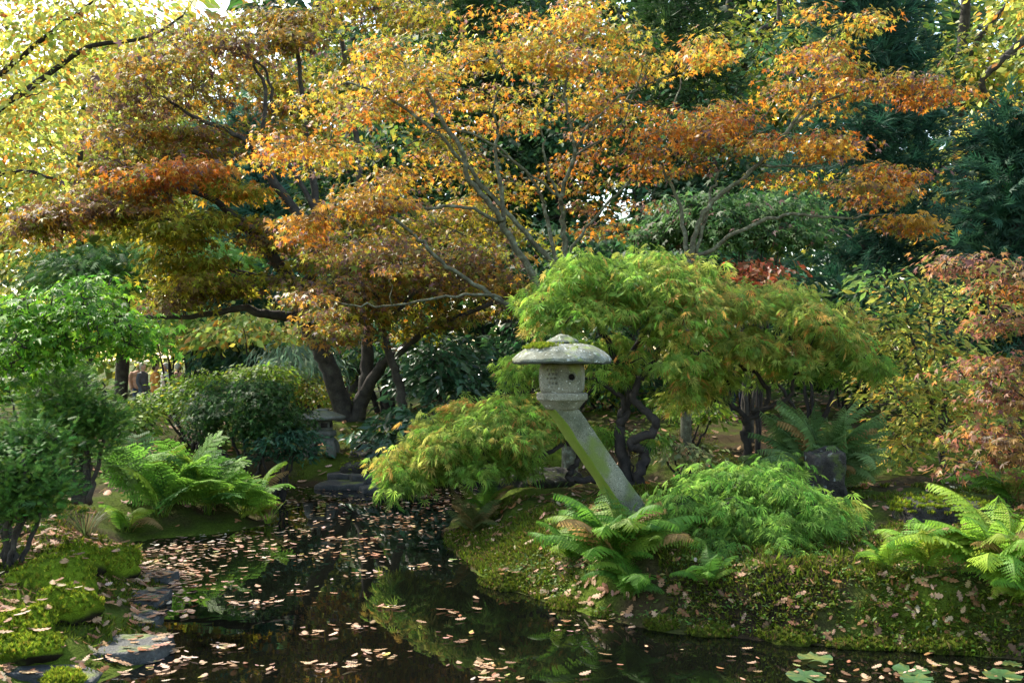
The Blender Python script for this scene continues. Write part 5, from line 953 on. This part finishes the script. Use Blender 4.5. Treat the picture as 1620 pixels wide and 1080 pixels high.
litter('leaf_litter', p, normal_at(p), TAN, .068, 'thick fallen leaves over the left bank', 100, leaf_label(L_MARKS, 'lying'), 'leaf', 'fallen oak leaves on the left bank', lift=.02)
sp_ = []
for ob in list(bpy.data.objects):
    if ob.name.startswith('stone') and ob.parent and ob.parent.name.startswith('moss_mound'):
        co = np.empty(len(ob.data.vertices) * 3, np.float32); ob.data.vertices.foreach_get('co', co); co = co.reshape(-1, 3) + np.array(ob.parent.location); up_ = co[(co[:, 2] > co[:, 2].max() - .07) & (co[:, 2] > .08)]
        if len(up_): sp_.append(up_[rng.choice(len(up_), min(len(up_), 9), replace=False)] + np.array([0, 0, .02]))
    if ob.name.startswith('stone_slab'):
        co = np.empty(len(ob.data.vertices) * 3, np.float32); ob.data.vertices.foreach_get('co', co); co = co.reshape(-1, 3) + np.array(ob.location); up_ = co[co[:, 2] > co[:, 2].max() - .035]; sp_.append(up_[rng.choice(len(up_), min(len(up_), 34), replace=False)])
p = np.vstack(sp_); litter('slab_litter', p, np.tile([0, 0, 1.], (len(p), 1)), TAN, .075, 'fallen leaves lying on the slate slabs and moss mounds', 0, '', '', '', jit=.15, lift=.004)
p = land(9000, -7, 9, 10, 26, .1)[:3600]
litter('leaf_litter', p, normal_at(p), TAN, .10, 'fallen leaves strewn over the ground across the pond', 0, '', '', '')
fl = []
for (px, py, sx, sy, n) in [(265, 905, 38, 24, 330), (320, 862, 75, 12, 170), (430, 838, 60, 8, 60), (560, 802, 75, 14, 150), (480, 790, 40, 10, 80), (690, 792, 60, 9, 90), (650, 830, 50, 12, 50), (860, 784, 90, 6, 150), (540, 872, 45, 8, 40), (235, 1050, 40, 18, 70), (380, 930, 70, 20, 30), (640, 775, 60, 5, 60), (1450, 1065, 120, 14, 46), (960, 990, 70, 8, 22), (700, 860, 20, 14, 16)]:
    fl += list(np.stack([rng.normal(px, sx, n), rng.normal(py, sy, n)], 1))
for _ in range(40):                                       # little rafts
    px, py = rng.uniform(260, 800), 785 + 290 * rng.random()**1.6; n = rng.integers(3, 18); w_ = rng.uniform(8, 24) * (py - 560) / 300
    fl += list(np.stack([rng.normal(px, w_, n), rng.normal(py, w_ * .14, n)], 1))
fl += list(np.stack([rng.uniform(230, 800, 50), 775 + 300 * rng.random(50)**1.3], 1)); fl += list(np.stack([rng.uniform(900, 1620, 24), rng.uniform(1010, 1080, 24)], 1))
fl = np.array(fl); fl = fl[fl[:, 1] > 764]; YY = CZ * F / (fl[:, 1] - HZ); p = np.stack([(fl[:, 0] - 810) / F * YY, YY, np.full(len(YY), .004)], 1); p = p[pond_sd(p[:, 0], p[:, 1]) < -.02]
litter('floating_leaves', p, np.tile([0, 0, 1.], (len(p), 1)), TANW, .056, 'pale fallen leaves floating in rafts on the dark pond', 120, leaf_label(W_MARKS, 'floating'), 'leaf', 'leaves floating on the pond', jit=.14, lift=.002)
for k, (px, py, r_, lab) in enumerate([(1290, 1043, .12, 'lily pad closest to the mossy bank'), (1275, 1072, .13, 'lily pad at the bottom edge below the bank'), (1440, 1062, .12, 'round lily pad in the middle of the lily patch'), (1450, 1076, .11, 'lily pad at the bottom under the middle one'), (1585, 1070, .12, 'lily pad in the bottom right corner'), (1600, 1052, .07, 'small lily pad near the corner')]):
    Yq = CZ * F / (py - HZ); c = P(px, py, Yq); a0 = rng.random() * 6; m_ = 26; V = [(c[0], c[1], .006)]
    for j in range(m_ + 1):
        a = a0 + (2 * math.pi - .35) * j / m_; rr_ = r_ * .82 * (1 + .05 * math.sin(a * 3 + k) + .05 * rng.normal()); V.append((c[0] + rr_ * math.cos(a), c[1] + rr_ * math.sin(a), .007 + .016 * rng.random()**2))
    cc_ = np.array([.055, .115, .04]) * rng.uniform(.7, 1.3, (len(V), 1)) + np.array([.10, .05, .0]) * (rng.random((len(V), 1)) < .2); ob = mk('lily_pad', V, [(0, j, j + 1) for j in range(1, m_ + 1)], M_gloss, None, cc_); tag(ob, lab, 'lily pad', 'lily pads at the bottom right')
print('objects', len(bpy.data.objects), 'tris', sum(len(m.polygons) for m in bpy.data.meshes))
